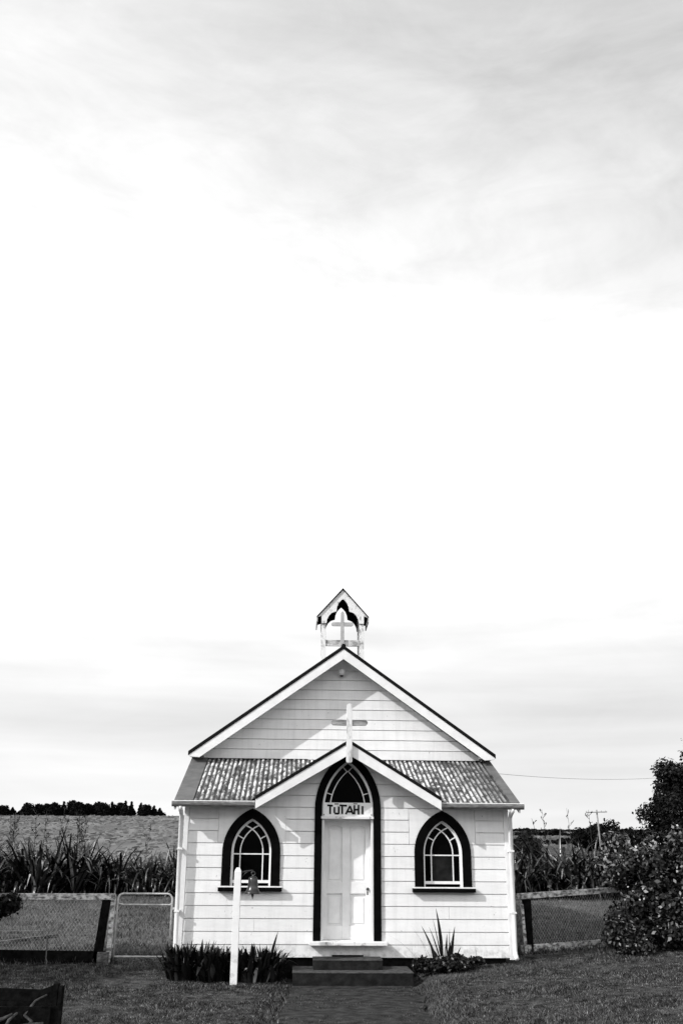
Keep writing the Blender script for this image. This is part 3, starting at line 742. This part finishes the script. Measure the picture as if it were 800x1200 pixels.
bell = tag(empty('bell', (px+.212, py, 1.16)), 'dark bronze bell hanging from the bracket of the white post', 'bell')
bx = px+.212
prof = [(.000, 1.397), (.036, 1.394), (.054, 1.380), (.063, 1.355), (.066, 1.32), (.068, 1.28), (.074, 1.245), (.086, 1.215), (.104, 1.190), (.112, 1.180), (.112, 1.168), (.100, 1.166), (.08, 1.2), (.06, 1.26), (.052, 1.33), (.0, 1.36)]
MB().lathe(prof[::-1], bx, py, 28).build('bell_body', bronze, bell, True)
cw = MB(); cw.tube([(bx, py, 1.39), (bx, py, 1.412)], .018, 12); cw.tube([(bx+.024*math.cos(a), py, 1.43+.024*math.sin(a)) for a in [i*math.pi/6 for i in range(13)]], .009, 8); cw.build('crown', bronze, bell, True)
cl = MB(); cl.tube([(bx, py, 1.36), (bx, py, 1.18)], .006, 6); cl.lathe([(.006, 1.18), (.018, 1.165), (.02, 1.15), (.010, 1.125), (.004, 1.10)], bx, py, 12); cl.build('clapper', bronze, bell, True)

# ------------------------------------------------------------------ fences and gate
def netting(mb, a, b, z0a, z1a, z0b, z1b, cell=.05, r=.0022):
    a = Vector(a); b = Vector(b); Ln = (b-a).length; d = (b-a)/Ln
    def pt(u, v): # u along, v in 0..1 height
        p = a+d*u; z0 = z0a+(z0b-z0a)*u/Ln; z1 = z1a+(z1b-z1a)*u/Ln
        return Vector((p.x, p.y, z0+(z1-z0)*v))
    Hh = z1a-z0a; run = Hh*.72; k = -run
    while k < Ln:
        for dirn in (0, 1):
            u0, u1 = k, k+run; v0, v1 = 0.0, 1.0
            if u0 < 0: v0 = (0-u0)/run; u0 = 0
            if u1 > Ln: v1 = (Ln-k)/run; u1 = Ln
            if u1-u0 > .01:
                p, q_ = (pt(u0, v0), pt(u1, v1)) if dirn == 0 else (pt(u0, 1-v0), pt(u1, 1-v1))
                off = Vector((-d.y, d.x, 0))*(r*(1 if dirn else -1))
                mb.tube([p+off, q_+off], r, 3, False)
        k += cell
    return mb
lf = tag(empty('wire_fence', (-4.5, .30, .2)), 'wire netting fence with a pale top rail left of the tubular gate', 'fence')
MB().beam((-7.2, .30, 1.06), (-3.43, .30, 1.072), .06, .085).build('top_rail', timber, lf, bevel=.004)
MB().beam((-7.2, .26, .30), (-3.50, .26, .26), .04, .15).build('bottom_board', dtimber, lf, bevel=.004)
netting(MB(), (-7.1, .335, 0), (-3.56, .335, 0), .33, 1.03, .33, 1.03).build('wire_netting', wire, lf, kind='stuff')
MB().hexa([(-3.69, .24, .05), (-3.57, .24, .05), (-3.57, .36, .05), (-3.69, .36, .05), (-3.605, .24, 1.028), (-3.495, .24, 1.028), (-3.495, .36, 1.028), (-3.605, .36, 1.028)]).build('post', dtimber, lf, bevel=.006)
MB().box(-3.60, -3.44, .17, .235, .13, .33).build('post_block', oldtimber, lf, bevel=.006)
MB().tube([(-4.33, .25, .0), (-4.345, .25, .52)], .014, 6).build('stake', oldtimber, lf)
MB().box(-5.9, -5.8, .25, .35, 0, 1.01).build('post', timber, lf, bevel=.006)
MB().hexa([(-3.488, .25, .1), (-3.425, .25, .1), (-3.425, .35, .1), (-3.488, .35, .1), (-3.478, .25, 1.10), (-3.42, .25, 1.10), (-3.42, .35, 1.10), (-3.478, .35, 1.10)]).build('gate_post', timber, lf, bevel=.005)

gate = tag(empty('garden_gate', (-3.0, .30, .25)), 'pale tubular metal gate with rounded top corners beside the church wall', 'gate')
gx0, gx1, gz0, gz1, r = -3.385, -2.585, .262, 1.115, .08
pts = [(gx0, .3, gz0)]+[(gx0+r-r*math.cos(a), .3, gz1-r+r*math.sin(a)) for a in [i*math.pi/12 for i in range(7)]]+[(gx1-r+r*math.sin(a), .3, gz1-r+r*math.cos(a)) for a in [i*math.pi/12 for i in range(7)]]+[(gx1, .3, gz0)]
MB().tube(pts, .0135, 8).build('gate_frame', metal, gate, True)
MB().tube([(gx0+.02, .3, .978), (gx0+.08, .3, .965), (gx1-.03, .3, .962), (gx1-.01, .3, .98)], .011, 8).build('gate_bar', metal, gate, True)
MB().tube([(gx0, .3, gz0), (gx1, .3, gz0)], .0125, 8).build('gate_bar', metal, gate, True)
netting(MB(), (gx0+.01, .302, 0), (gx1-.01, .302, 0), .27, .965, .27, .965, .075, .0012).build('wire_netting', dtimber, gate, kind='stuff')
for z in (.4, .85): MB().box(gx0-.045, gx0-.012, .28, .31, z-.02, z+.02).build('hinge', metal, gate)
MB().box(gx1+.012, gx1+.10, .285, .30, .90, .93).build('latch', metal, gate)

rf = tag(empty('wire_fence', (3.3, .9, .2)), 'wire netting fence with weathered rails between the church and the right shrubs', 'fence')
rA, rB = (2.72, .80), (5.6, 1.85)
MB().beam((rA[0]-.02, rA[1], 1.085), (rB[0], rB[1], 1.225), .06, .085).build('top_rail', timber, rf, bevel=.004)
MB().beam((rA[0], rA[1]-.05, .335), (rB[0], rB[1]-.05, .43), .04, .115).build('bottom_board', timber, rf, bevel=.004)
netting(MB(), (rA[0]+.14, rA[1]+.08, 0), (rB[0], rB[1]+.035, 0),   .38, 1.05, .46, 1.17, .05, .0017).build('wire_netting', wire, rf, kind='stuff')
MB().box(2.80, 2.92, .79, .91, .05, 1.04).build('post', dtimber, rf, bevel=.006)
MB().hexa([(2.77, .70, .05), (2.815, .70, .05), (2.815, .76, .05), (2.77, .76, .05), (2.735, .70, .98), (2.775, .70, .98), (2.775, .76, .98), (2.735, .76, .98)]).build('strut', timber, rf, bevel=.004)
MB().box(4.6, 4.7, 1.50, 1.60, .05, 1.12).build('post', timber, rf, bevel=.006)

# planks lying beyond the left fence
pk = tag(MB().beam((-6.3, .95, .26), (-4.45, 1.35, .46), .14, .05).build('plank', oldtimber, None, bevel=.004), 'grey plank sloping up on the grass behind the left fence', 'plank')
pk = tag(MB().beam((-7.2, 2.1, .44), (-4.9, 2.2, .45), .10, .04).build('plank', oldtimber, None, bevel=.004), 'thin grey plank lying level on the grass behind the sloping one', 'plank')

# ------------------------------------------------------------------ old timber trough, bottom left
tr = tag(empty('timber_trough', (-4.3, -4.4, 0)), 'dark old timber trough full of broken branches at the lower left corner', 'trough')
TX, TY = -3.105, -4.35
for i, (a, b, h) in enumerate(((-.055, -.008, .455), (-.002, .035, .43))):
    MB().box(TX+a, TX+b, TY-.05, TY+.04+.02*i, -.1, h).build('post', dtimber, tr, bevel=.004)
MB().box(TX-.06, TX+.055, TY-.075, TY-.052, -.1, .26).build('end_board', dtimber, tr, bevel=.003)
def plk(a, b, zt, wd=.03, ht=.1): return MB().beam(a, b, wd, ht).build('side_board', dtimber, tr, bevel=.003)
plk((-5.0, TY+.05, .395), (TX-.06, TY+.03, .335), 0, .03, .11); plk((-5.0, TY+.05, .275), (TX-.06, TY+.03, .225), 0, .03, .11); plk((-5.0, TY+.05, .14), (TX-.06, TY+.03, .11), 0, .03, .12)
MB().beam((-5.0, TY-.45, .20), (TX-.05, TY-.10, .16), .03, .2).build('side_board', dtimber, tr, bevel=.003)
MB().beam((-5.0, TY-.12, .26), (-3.46, TY-.10, .246), .03, .022).build('inner_rail', oldtimber, tr)
MB().hexa([(TX-.22, TY-.02, .24), (TX-.06, TY-.02, .24), (TX-.06, TY+.02, .24), (TX-.22, TY+.02, .24), (TX-.17, TY-.02, .40), (TX-.06, TY-.02, .44), (TX-.06, TY+.02, .44), (TX-.17, TY+.02, .40)]).build('end_bracket', dtimber, tr)
branchm = mat('bare_branch_wood', .02, .08, 14, 6, .85, .1, .5, 40)
def branch(p, th): MB().tube(p, th, 7).build('branch', branchm, None, True)
BX_ = .49
bl_ = [([(-3.70+BX_, TY-.06, .36), (-3.80+BX_, TY-.10, .31), (-3.83+BX_, TY-.13, .26), (-3.88+BX_, TY-.15, .19), (-3.80+BX_, TY-.17, .14), (-3.86+BX_, TY-.18, .06)], [.008, .011, .015, .018, .018, .02], 'bent bare branch leaning on the trough end post'),
       ([(-3.68+BX_, TY-.19, .12), (-3.80+BX_, TY-.2, .115), (-3.95+BX_, TY-.2, .10)], [.018, .016, .01], 'short pale stub lying low in the trough'),
       ([(-3.98+BX_, TY-.22, .21), (-4.06+BX_, TY-.22, .17), (-4.20+BX_, TY-.2, .12), (-4.6+BX_, TY-.2, .06)], [.010, .018, .026, .03], 'pale broken branch at the left of the trough'),
       ([(-3.94+BX_, TY-.15, .22), (-4.00+BX_, TY-.25, .16), (-4.02+BX_, TY-.30, .08)], [.012, .015, .018], 'small forked branch between the pale branch and the bent one')]
for p, th, lab in bl_: tag(MB().tube(p, th, 8).build('branch', branchm, None, True), lab, 'branch')

# ------------------------------------------------------------------ plants
def leaf_strip(V, Fc, base, az, L_, lean, curve, wd, seg_=7, fold=.35, droop_end=None, tw=0.0):
    """a folded strap leaf; lean = angle from vertical at the base, curve = extra bend to the tip"""
    p = np.array(base, float); hd = np.array([math.cos(az), math.sin(az), 0]); sd = np.array([-math.sin(az), math.cos(az), 0])
    b = len(V); st = L_/seg_
    for i in range(seg_+1):
        t = i/seg_; ang = lean+curve*t**1.6
        if droop_end and t > droop_end[0]: ang += droop_end[1]
        d = hd*math.sin(ang)+np.array([0, 0, 1])*math.cos(ang); s0 = np.array([-math.sin(az), math.cos(az), 0]); n0 = np.cross(s0, d)
        sd = s0*math.cos(tw)+n0*math.sin(tw); nrm = np.cross(sd, d)
        ww = wd*(.55+.9*t if t < .45 else .955*(1-((t-.45)/.55)**1.8))*.5+.0008
        V.append(tuple(p-sd*ww+nrm*ww*fold*-1)); V.append(tuple(p)); V.append(tuple(p+sd*ww+nrm*ww*fold*-1))
        p = p+d*st
    for i in range(seg_):
        a = b+3*i; Fc += [(a, a+1, a+4, a+3), (a+1, a+2, a+5, a+4)]
def straps(n, rad, Lr, wd, leanr, curver, seg_=7, bent=.15):
    V, Fc = [], []
    for _ in range(n):
        az = random.uniform(0, 6.283); rr = rad*math.sqrt(random.random()); l_ = random.uniform(*Lr)
        a2 = az+random.gauss(0, .5)
        leaf_strip(V, Fc, (rr*math.cos(az), rr*math.sin(az), -.03), a2, l_, random.uniform(*leanr), random.uniform(*curver), wd*random.uniform(.7, 1.2), seg_,
                   random.uniform(.25, .5), (random.uniform(.45, .75), random.uniform(.6, 1.5)) if random.random() < bent else None)
    return np.array(V), np.array(Fc)
def stalk(h, lean, az):
    mb = MB(); hd = Vector((math.cos(az), math.sin(az), 0)); pts = []
    for i in range(7):
        t = i/6; pts.append(hd*(math.sin(lean)*h*t*t) + Vector((0, 0, h*t)))
    mb.tube(pts, [.014-.009*i/6 for i in range(7)], 5)
    nb = random.randint(6, 11)
    for k in range(nb):
        t = .50+.47*(k+random.uniform(0, .7))/nb; p = hd*(math.sin(lean)*h*t*t)+Vector((0, 0, h*t)); a = k*2.4+az; l_ = (.30*(1.15-t)+.08)*random.uniform(.5, 1.3)
        d = Vector((math.cos(a), math.sin(a), .9)).normalized(); q_ = p+d*l_
        mb.tube([p, p+d*l_*.6, q_+Vector((0, 0, .03))], [.007, .008, .012], 4)
        for j in range(3):
            e = p+d*l_*(.55+.22*j); mb.tube([e, e+Vector((random.uniform(-.05, .05), random.uniform(-.05, .05), random.uniform(.03, .10)))], [.008, .013], 4)
    return mb
protos = [straps(185, .55, (.8, 2.15), .10, (.05, 1.0), (.2, 2.0), 7, .45) for _ in range(5)]
glint_straps = [straps(17, .5, (.7, 1.9), .09, (.1, 1.0), (.2, 1.6), 7, .6) for _ in range(4)]  # pale straps stand in for sunlight glinting on the flax
pm_ = []; dm_ = []
for i, (V, Fc) in enumerate(protos):
    o = arrays('leaf_clump', V, Fc, flaxm, kind='stuff'); pm_.append(o.data); bpy.data.objects.remove(o)
for i, (V, Fc) in enumerate(glint_straps):
    o = arrays('glint_leaves', V, Fc, flaxd, kind='stuff'); dm_.append(o.data); bpy.data.objects.remove(o)
sm_ = []
for _ in range(5):
    o = stalk(random.uniform(2.8, 3.4), random.uniform(.02, .12), random.uniform(0, 6.28)).build('flower_stalk', clumpm); sm_.append(o.data); bpy.data.objects.remove(o)
def flax(x, y, s, label, group, nst=0, hs=1.0):
    root = tag(empty('flax_plant', (x, y, float(H(x, y)))), label, 'flax plant', group)
    root.rotation_euler = (0, 0, random.uniform(0, 6.28)); root.scale = (s, s, s)
    for nm, pool, k in (('leaf_clump', pm_, 'stuff'), ('glint_leaves', dm_, 'stuff')):
        o = bpy.data.objects.new(nm, random.choice(pool)); C.objects.link(o); o.parent = root; o['kind'] = k
    for _ in range(nst):
        o = bpy.data.objects.new('flower_stalk', random.choice(sm_)); C.objects.link(o); o.parent = root
        o.location = (random.uniform(-.35, .35), random.uniform(-.35, .35), 0); k = hs*random.uniform(.86, 1.05); o.scale = (1, 1, k/s*1.0); o.rotation_euler = (0, 0, random.uniform(0, 6.28))
random.seed(21)
ORD = ['', 'second ', 'third ', 'fourth ', 'fifth ', 'sixth ', 'seventh ', 'eighth ', 'ninth ', 'tenth ', 'eleventh ', 'twelfth ', 'thirteenth ']
def hedge_row(x0, x1, y0, side, r_):
    x = x0; k = 0; step = 1 if x1 > x0 else -1
    while (x-x1)*step < 0:
        y = y0+random.uniform(-.6, .6)
        if side == 'left':
            big = x < -7.6; s_ = random.uniform(.72, 1.14) if big else random.uniform(.62, .98); st_ = (2 if r_ else 1) if big else int(random.random() < .3); hs = .95 if big else .75
        else:
            s_ = random.uniform(.72, 1.14)*(1.1 if 9.6 < x < 11.3 else 1); st_ = int(random.random() < .45 and not 9.7 < x < 12.0); hs = 1.05
        if r_ == 0: lab = 'front-row flax of the %s hedge, %s to the church wall' % (side, 'nearest' if k == 0 else ORD[k]+'closest'); grp = 'front row of the %s flax hedge' % side
        else: lab = 'flax behind the front row of the %s hedge, showing leaf tips above it' % side; grp = 'rear rows of the %s flax hedge' % side
        flax(x, y, s_, lab, grp, st_, hs*.90); k += 1
        x += step*random.uniform(.8, 1.45)
for r_ in range(3): hedge_row(-4.0-r_*.3, -14.6, 17.2+r_*1.15, 'left', r_)
for r_ in range(3): hedge_row(6.0+r_*.3, 15.4, 16.8+r_*1.2, 'right', r_)
random.seed(5)
flax(-9.3, 9.0, .92, 'nearest dark flax at the left picture edge behind the netting', None, 0)
flax(-8.6, 6.6, .66, 'small flax drooping behind the left end of the netting fence', None, 0)

# strap-leaf clumps beneath the left window
random.seed(11)
spots = [(-2.30, -.42, 1.0, 'strap-leaf clump at the foot of the left downpipe'), (-2.08, -.35, 1.0, 'second strap-leaf clump from the left downpipe'), (-1.90, -.48, .9, 'strap-leaf clump left of the bell post'),
         (-1.62, -.38, .92, 'strap-leaf clump directly behind the bell post'), (-1.36, -.40, .98, 'strap-leaf clump just right of the bell post'), (-1.17, -.30, 1.0, 'rightmost strap-leaf clump, next to the doorsteps')]
for x, y, s, lab in spots:
    root = tag(empty('strap_leaf_plant', (x, y, float(H(x, y)))), lab, 'plant', 'dark plants under the left window')
    V, Fc = straps(170, .22, (.20*s, .54*s), .068, (.0, .42), (.0, 1.0), 6, .35)
    arrays('leaf_clump', V+np.array([x, y, float(H(x, y))]), Fc, clumpm, root, kind='stuff')
    V, Fc = straps(7, .19, (.18*s, .46*s), .045, (.0, .5), (.0, .9), 6, .3)
    arrays('dry_leaves', V+np.array([x, y-.04, float(H(x, y))]), Fc, flaxd, root, kind='stuff')
# one stray tall blade
V, Fc = [], []; leaf_strip(V, Fc, (-1.13, -.32, .05), .1, .62, .18, .15, .05, tw=1.2); arrays('tall_leaf', np.array(V), np.array(Fc), clumpm, bpy.data.objects['strap_leaf_plant.005'])

# spiky young flax right of the steps, each leaf a part
def near_leaf(root, base, az, L_, lean, curve, wd, mt=clumpm, name='leaf'):
    V, Fc = [], []; leaf_strip(V, Fc, base, az, L_, lean, curve, wd, 9, .35, tw=1.25); arrays(name, np.array(V), np.array(Fc), mt, root)
fx, fy = 1.37, -.33; gz = float(H(fx, fy))
yf = tag(empty('young_flax', (fx, fy, gz)), 'young flax with a few upright sword leaves below the right window', 'flax plant')
for (dx, az, l_, lean, cu, wd) in ((-.03, math.pi, .84, .04, .16, .056), (.08, .0, .60, .10, .10, .050), (-.05, math.pi, .66, .36, .18, .034), (.02, 0, .50, .02, .08, .042), (-.10, math.pi-.3, .40, .25, .1, .05),
                                 (.02, -.4, .42, .15, .2, .03), (.10, .3, .36, .35, .2, .04), (-.02, math.pi+.2, .62, .25, .22, .022), (.06, -.6, .38, .05, .1, .055), (.05, -.9, .30, .2, .3, .06), (-.06, 3.6, .30, .2, .4, .06),
                                 (.07, .1, .56, .0, .06, .016), (-.02, 2.9, .70, .16, .10, .014)):
    near_leaf(yf, (fx+dx, fy+random.uniform(-.05, .05), gz), az, l_, lean, cu, wd)
near_leaf(yf, (fx-.01, fy-.06, gz+.05), -1.5, .30, .1, .3, .10, leafp, 'pale_leaf')
for (dx, az, l_, lean, cu) in ((-.22, math.pi, .62, .15, .75), (-.18, math.pi, .50, .08, .25), (-.26, math.pi, .75, .65, .6), (-.12, math.pi, .72, .42, .35)):
    V, Fc = [], []; leaf_strip(V, Fc, (fx+dx, fy-.05, gz), az, l_, lean, cu, .009, 10); arrays('thin_stem', np.array(V), np.array(Fc), clumpm, yf)

def leafmass(centers, radii, n, size, flat=1.0, shell=.55, spread=.22):
    centers = np.array(centers, float); radii = np.array(radii, float); w_ = radii.prod(1)**(2/3); w_ /= w_.sum()
    k = rng.choice(len(centers), n, p=w_); d = rng.normal(size=(n, 3)); d /= np.linalg.norm(d, axis=1)[:, None]
    rr = (shell+(1-shell)*rng.random(n)**.7)*(1+rng.normal(0, spread*.4, n)); P = centers[k]+d*radii[k]*rr[:, None]
    # leaf quad, roughly facing outwards and up
    nm = d*.8+rng.normal(size=(n, 3))*.55+np.array([0, 0, .35]); nm /= np.linalg.norm(nm, axis=1)[:, None]
    a = np.cross(nm, rng.normal(size=(n, 3))); a /= np.linalg.norm(a, axis=1)[:, None]; b = np.cross(nm, a)
    s = size*rng.uniform(.55, 1.35, n)[:, None]
    V = np.stack([P-a*s, P-b*s*.45*flat+a*s*.1, P+a*s, P+b*s*.45*flat+a*s*.1], 1).reshape(-1, 3)
    return V, np.arange(4*n).reshape(-1, 4)
def clumps(cx, cy, cz, rx, ry, rz_, n, r0, r1, zmin=None):
    out_ = []; rad = []
    while len(out_) < n:
        d = rng.normal(size=3); d /= np.linalg.norm(d); t = rng.uniform(.3, 1)**.6
        p = (cx+d[0]*rx*t, cy+d[1]*ry*t, cz+d[2]*rz_*t)
        if zmin is not None and p[2] < zmin: continue
        r_ = rng.uniform(r0, r1); out_.append(p); rad.append((r_, r_, r_*.85))
    return out_, rad
def shrub(name, x, y, groups, label, cat, leafmat, size, n, pale=0, bloss=0, group=None, trunk_h=.5, stems=5, shell=.45):
    """groups: list of (dx, dy, z, rx, ry, rz, clump count, r0, r1)"""
    gz_ = float(H(x, y)); root = tag(empty(name, (x, y, gz_)), label, cat, group); cs, rs = [], []
    for g in groups:
        a, b = clumps(x+g[0], y+g[1], g[2], g[3], g[4], g[5], g[6], g[7], g[8], gz_+.1); cs += a; rs += b
    V, Fc = leafmass(cs, rs, n, size, 1.2, shell); arrays('crown', V, Fc, leafmat, root, kind='stuff')
    if pale: V, Fc = leafmass(cs, np.array(rs)*1.05, pale, size*.9, 1.3, .9); arrays('pale_outer_leaves', V, Fc, leafp, root, kind='stuff')  # paler leaves over the outside of the crown
    if bloss: V, Fc = leafmass(cs, np.array(rs)*1.06, bloss, size*.42, 2.2, .95); arrays('blossom', V, Fc, blossom, root, kind='stuff')
    tk = MB()
    for i in range(stems):
        c = cs[int(rng.integers(len(cs)))]; b0 = Vector((x+random.uniform(-.12, .12), y+random.uniform(-.12, .12), gz_-.05)); tp = Vector(c)
        mid = b0.lerp(tp, .5)+Vector((random.uniform(-.1, .1), random.uniform(-.1, .1), .1)); rb = .035*max(1, (tp.z-gz_)/1.5)
        tk.tube([b0, b0.lerp(mid, .5)+Vector((0, 0, .08)), mid, tp], [rb, rb*.8, rb*.55, rb*.15], 7)
    tk.build('trunk', bark, root, True); return root
random.seed(3)
shrub('leafy_shrub', 5.2, .55, [(-.45, 0, .85, .70, .5, .55, 26, .14, .30), (.30, .1, 1.35, .75, .6, .70, 34, .16, .34), (-.45, .25, 1.50, .62, .5, .40, 22, .12, .26), (.9, .2, 1.3, .8, .6, .85, 26, .2, .36), (1.0, .5, 2.15, .45, .4, .35, 18, .10, .22), (.2, .3, 1.95, .5, .4, .2, 12, .06, .14)],
      'broad leafy shrub with pale flower heads at the right end of the fence', 'shrub', leafm, .040, 36000, 2300, 330)
shrub('leafy_shrub', 4.22, .35, [(-.02, 0, .55, .36, .3, .28, 16, .10, .20)], 'low rounded shrub growing at the left foot of the big flowering one', 'shrub', leafm, .032, 7000, 160, 50, trunk_h=.2)
shrub('leafy_shrub', 4.9, 1.9, [(0, 0, 1.5, .7, .5, .5, 18, .12, .26)], 'pale leafy bush rising behind the right fence rail', 'shrub', leafm, .045, 6500, 1300, 0)
shrub('dark_tree', 7.1, 3.7, [(-.60, 0, 2.55, .68, .6, .45, 50, .13, .27), (.0, 0, 3.2, .85, .7, .55, 60, .16, .32), (.45, 0, 3.8, .65, .6, .45, 40, .16, .3), (-.2, 0, 1.9, .95, .7, .7, 44, .2, .36), (.9, 0, 2.6, .8, .7, .9, 26, .2, .4)],
      'dark dense tree rising above the flowering shrub at the right edge', 'tree', treem, .035, 60000, 700, 0, shell=.35, stems=9)
shrub('leafy_shrub', -5.45, .20, [(0, 0, .98, .62, .3, .20, 24, .08, .18), (-.5, 0, .6, .5, .3, .4, 14, .12, .24)], 'dark shrub hanging over the top rail at the left picture edge', 'shrub', treem, .035, 12000, 60, 0)
# the tree out of the frame on the left, whose shade lies along the left fence
shrub('dark_tree', -7.1, -1.4, [(0, .2, 2.9, 1.0, 1.2, 1.0, 60, .28, .48), (0, 0, 1.4, .75, .8, .9, 26, .25, .4)], 'dense tree left of the lawn that shades the left fence', 'tree', treem, .055, 45000, 0, 0)
# creeping plants at the wall foot, right
shrub('ground_plant', 1.30, -.50, [(0, 0, .17, .50, .18, .10, 34, .05, .12), (.1, .1, .28, .25, .1, .08, 10, .05, .1)], 'low dark creeping plant around the young flax beside the steps', 'plant', clumpm, .028, 11000, 110, 30, trunk_h=.1, stems=3)
shrub('ground_plant', 1.85, -.20, [(0, 0, .22, .22, .08, .05, 8, .04, .08)], 'small creeping plant at the wall foot below the right window', 'plant', clumpm, .022, 1500, 20, 4, stems=2)

# rounded tree behind the utility pole and a dark bush beside the church
shrub('round_tree', 45.2, 128, [(0, 0, 3.9, 5.4, 3, 1.7, 46, 1.0, 1.6), (3.5, 0, 3.0, 3.2, 3, 1.5, 24, .9, 1.5)], 'rounded dark tree behind the utility pole', 'tree', farm, .26, 16000, 0, 0, stems=8)
shrub('round_tree', 62, 130, [(0, 0, 2.4, 8, 3, 1.0, 46, .9, 1.5)], 'long low bank of trees right of the utility pole', 'tree', farm, .26, 12000, 0, 0, stems=8)
shrub('dark_bush', 7.55, 20.5, [(0, 0, 1.55, .45, .5, .85, 22, .2, .34)], 'dark bush just right of the church wall in the flax hedge', 'bush', treem, .05, 9000, 0, 0)

# ------------------------------------------------------------------ trees on the left hill
random.seed(9)
def hill_tree(x, y, h, rw, pointed, label, group):
    gz_ = float(H(x, y)); root = tag(empty("shelter_tree", (x, y, gz_)), label, 'tree', group)
    cs, rs = [], []
    n = 16
    for i in range(n):
        t = i/(n-1); wdt = rw*((1-t)**.8 if pointed else math.sqrt(max(.05, 1-(1.6*t-.6)**2 if t > .375 else 1)))
        z = gz_+.0+(h-.5)*t
        for _ in range(3):
            a = random.uniform(0, 6.28); q_ = wdt*random.uniform(.1, .75); cs.append((x+q_*math.cos(a), y+q_*math.sin(a), z)); r_ = max(.35, wdt*random.uniform(.35, .55)); rs.append((r_, r_, r_))
    V, Fc = leafmass(cs, rs, 3000, .50, 1.3, .3); arrays('crown', V, Fc, farm, root, kind='stuff')
    MB().tube([(x, y, gz_-.5), (x, y, gz_+h*.5), (x, y, gz_+h*.9)], [.3, .2, .05], 6).build('trunk', bark, root)
def az_at(px_v): # direction (x per metre of depth) for a column at the hilltop
    return AZ0+(px_v-2)/183*(AZ1-AZ0)
Yc = 432; AZ0, AZ1 = -.2900, -.1361
row = [(2, 6.0, 0), (12, 4.6, 1), (22, 5.2, 1), (32, 7.4, 0), (43, 6.6, 0), (52, 7.4, 0), (63, 8.0, 0), (72, 8.8, 1), (81, 9.2, 0), (91, 8.2, 0), (100, 7.6, 0), (111, 8.6, 0), (120, 7.6, 0), (129, 8.2, 1),
       (137, 7.6, 0), (146, 8.6, 1), (152, 8.0, 1), (162, 7.2, 1), (170, 6.8, 0), (179, 6.4, 1), (185, 4.8, 1)]
ordn = ['first', 'second', 'third', 'fourth', 'fifth', 'sixth', 'seventh', 'eighth', 'ninth', 'tenth', 'eleventh', 'twelfth', 'thirteenth', 'fourteenth', 'fifteenth', 'sixteenth', 'seventeenth', 'eighteenth', 'nineteenth', 'twentieth', 'last']
for i, (pxv, h, pt_) in enumerate(row):
    xx = CAM.x+az_at(pxv)*(Yc+15)
    hill_tree(xx, Yc+(i % 3)*3, h*random.uniform(.70, .79), 2.6 if pt_ else 3.6, pt_, '%s tree in the shelter belt on the left hilltop, %s from the left' % ('narrow pointed' if pt_ else 'rounded dark', ordn[i]), 'shelter belt on the left hill')
# rough tussocks over the far paddocks
n = 10000; y_ = 60+385*rng.random(n)**.9; x_ = (rng.uniform(-.36, .40, n))*(y_+15); k_ = (np.abs(x_/(y_+15)) > .08); x_, y_ = x_[k_], y_[k_]; n = len(x_)
P = np.stack([x_, y_, H(x_, y_)], -1); sz = (rng.uniform(.12, .42, n)*(.5+y_/400))[:, None]; a_ = rng.uniform(-.6, .6, n); d_ = np.stack([np.cos(a_), np.sin(a_), a_*0], -1)*sz*rng.uniform(.8, 2.2, n)[:, None]
up_ = np.array([0, 0, 1.0])*sz*.8
V = np.stack([P-d_, P+d_, P+d_*.6+up_, P-d_*.5+up_*.8], 1).reshape(-1, 3)
tussm = mat('tussock_grass', .10, .20, .05, 6, .9, .02, 0, island=.6)
tag(arrays('tussock_grass', V, np.arange(4*n).reshape(-1, 4), tussm, kind='stuff'), 'rough tussocks scattered over the far sloping paddocks', 'grass')
# far hedges on the right-hand land
def hedge(x0, y0, x1, y1, h, n, label):
    t = rng.random(n); x = x0+(x1-x0)*t; y = y0+(y1-y0)*t+rng.normal(0, 1.2, n); hh = h*(.55+.45*np.sin(t*23)*np.sin(t*61+1)+.3*rng.random(n))
    P = np.stack([x, y, H(x, y)+hh*rng.random(n)], -1); a = rng.normal(size=(n, 3)); b = rng.normal(size=(n, 3)); a /= np.linalg.norm(a, axis=1)[:, None]; b /= np.linalg.norm(b, axis=1)[:, None]
    V = np.stack([P-a*.8, P-b*.6, P+a*.8, P+b*.6], 1).reshape(-1, 3)
    tag(arrays('far_hedge', V, np.arange(4*n).reshape(-1, 4), farm, kind='stuff'), label, 'hedge')
hedge(30, 180, 130, 215, 1.0, 2500, 'broken dark hedge line across the near part of the right hill')
hedge(60, 290, 170, 275, 1.3, 2500, 'broken dark hedge line half way up the right hill')
hedge(40, 390, 210, 395, .9, 2200, 'thin dark scrub line near the crest of the right hill')

# ------------------------------------------------------------------ utility pole and cable
px0, py0 = 31.2, 88.0; gz_ = float(H(px0, py0))
up = tag(empty('utility_pole', (px0, py0, gz_)), 'grey utility pole with one crossarm in front of the rounded tree', 'utility pole')
MB().tube([(px0, py0, gz_-.5), (px0-.20, py0, 6.22)], [.11, .08], 8).build('pole', poley, up, True)
MB().beam((px0-1.4, py0-.15, 5.93), (px0+.85, py0-.15, 6.00), .10, .10).build('crossarm', poley, up)
for dx in (-1.35, -.75, .25, .72): MB().tube([(px0+dx, py0-.15, 5.99+dx*.03), (px0+dx, py0-.15, 6.14+dx*.03)], [.04, .02], 6).build('insulator', poley, up)
pts = []
for i in range(25):
    t = i/24; x = 2.3+11.2*t; y = 9.4+12*t; pts.append((x, y, 3.82+t*.70-.42*4*t*(1-t)*.5))
cab = MB().tube(pts, .006, 5).build('power_cable', cablem, None); tag(cab, 'thin overhead cable sagging from behind the church roof to the right tree', 'cable')
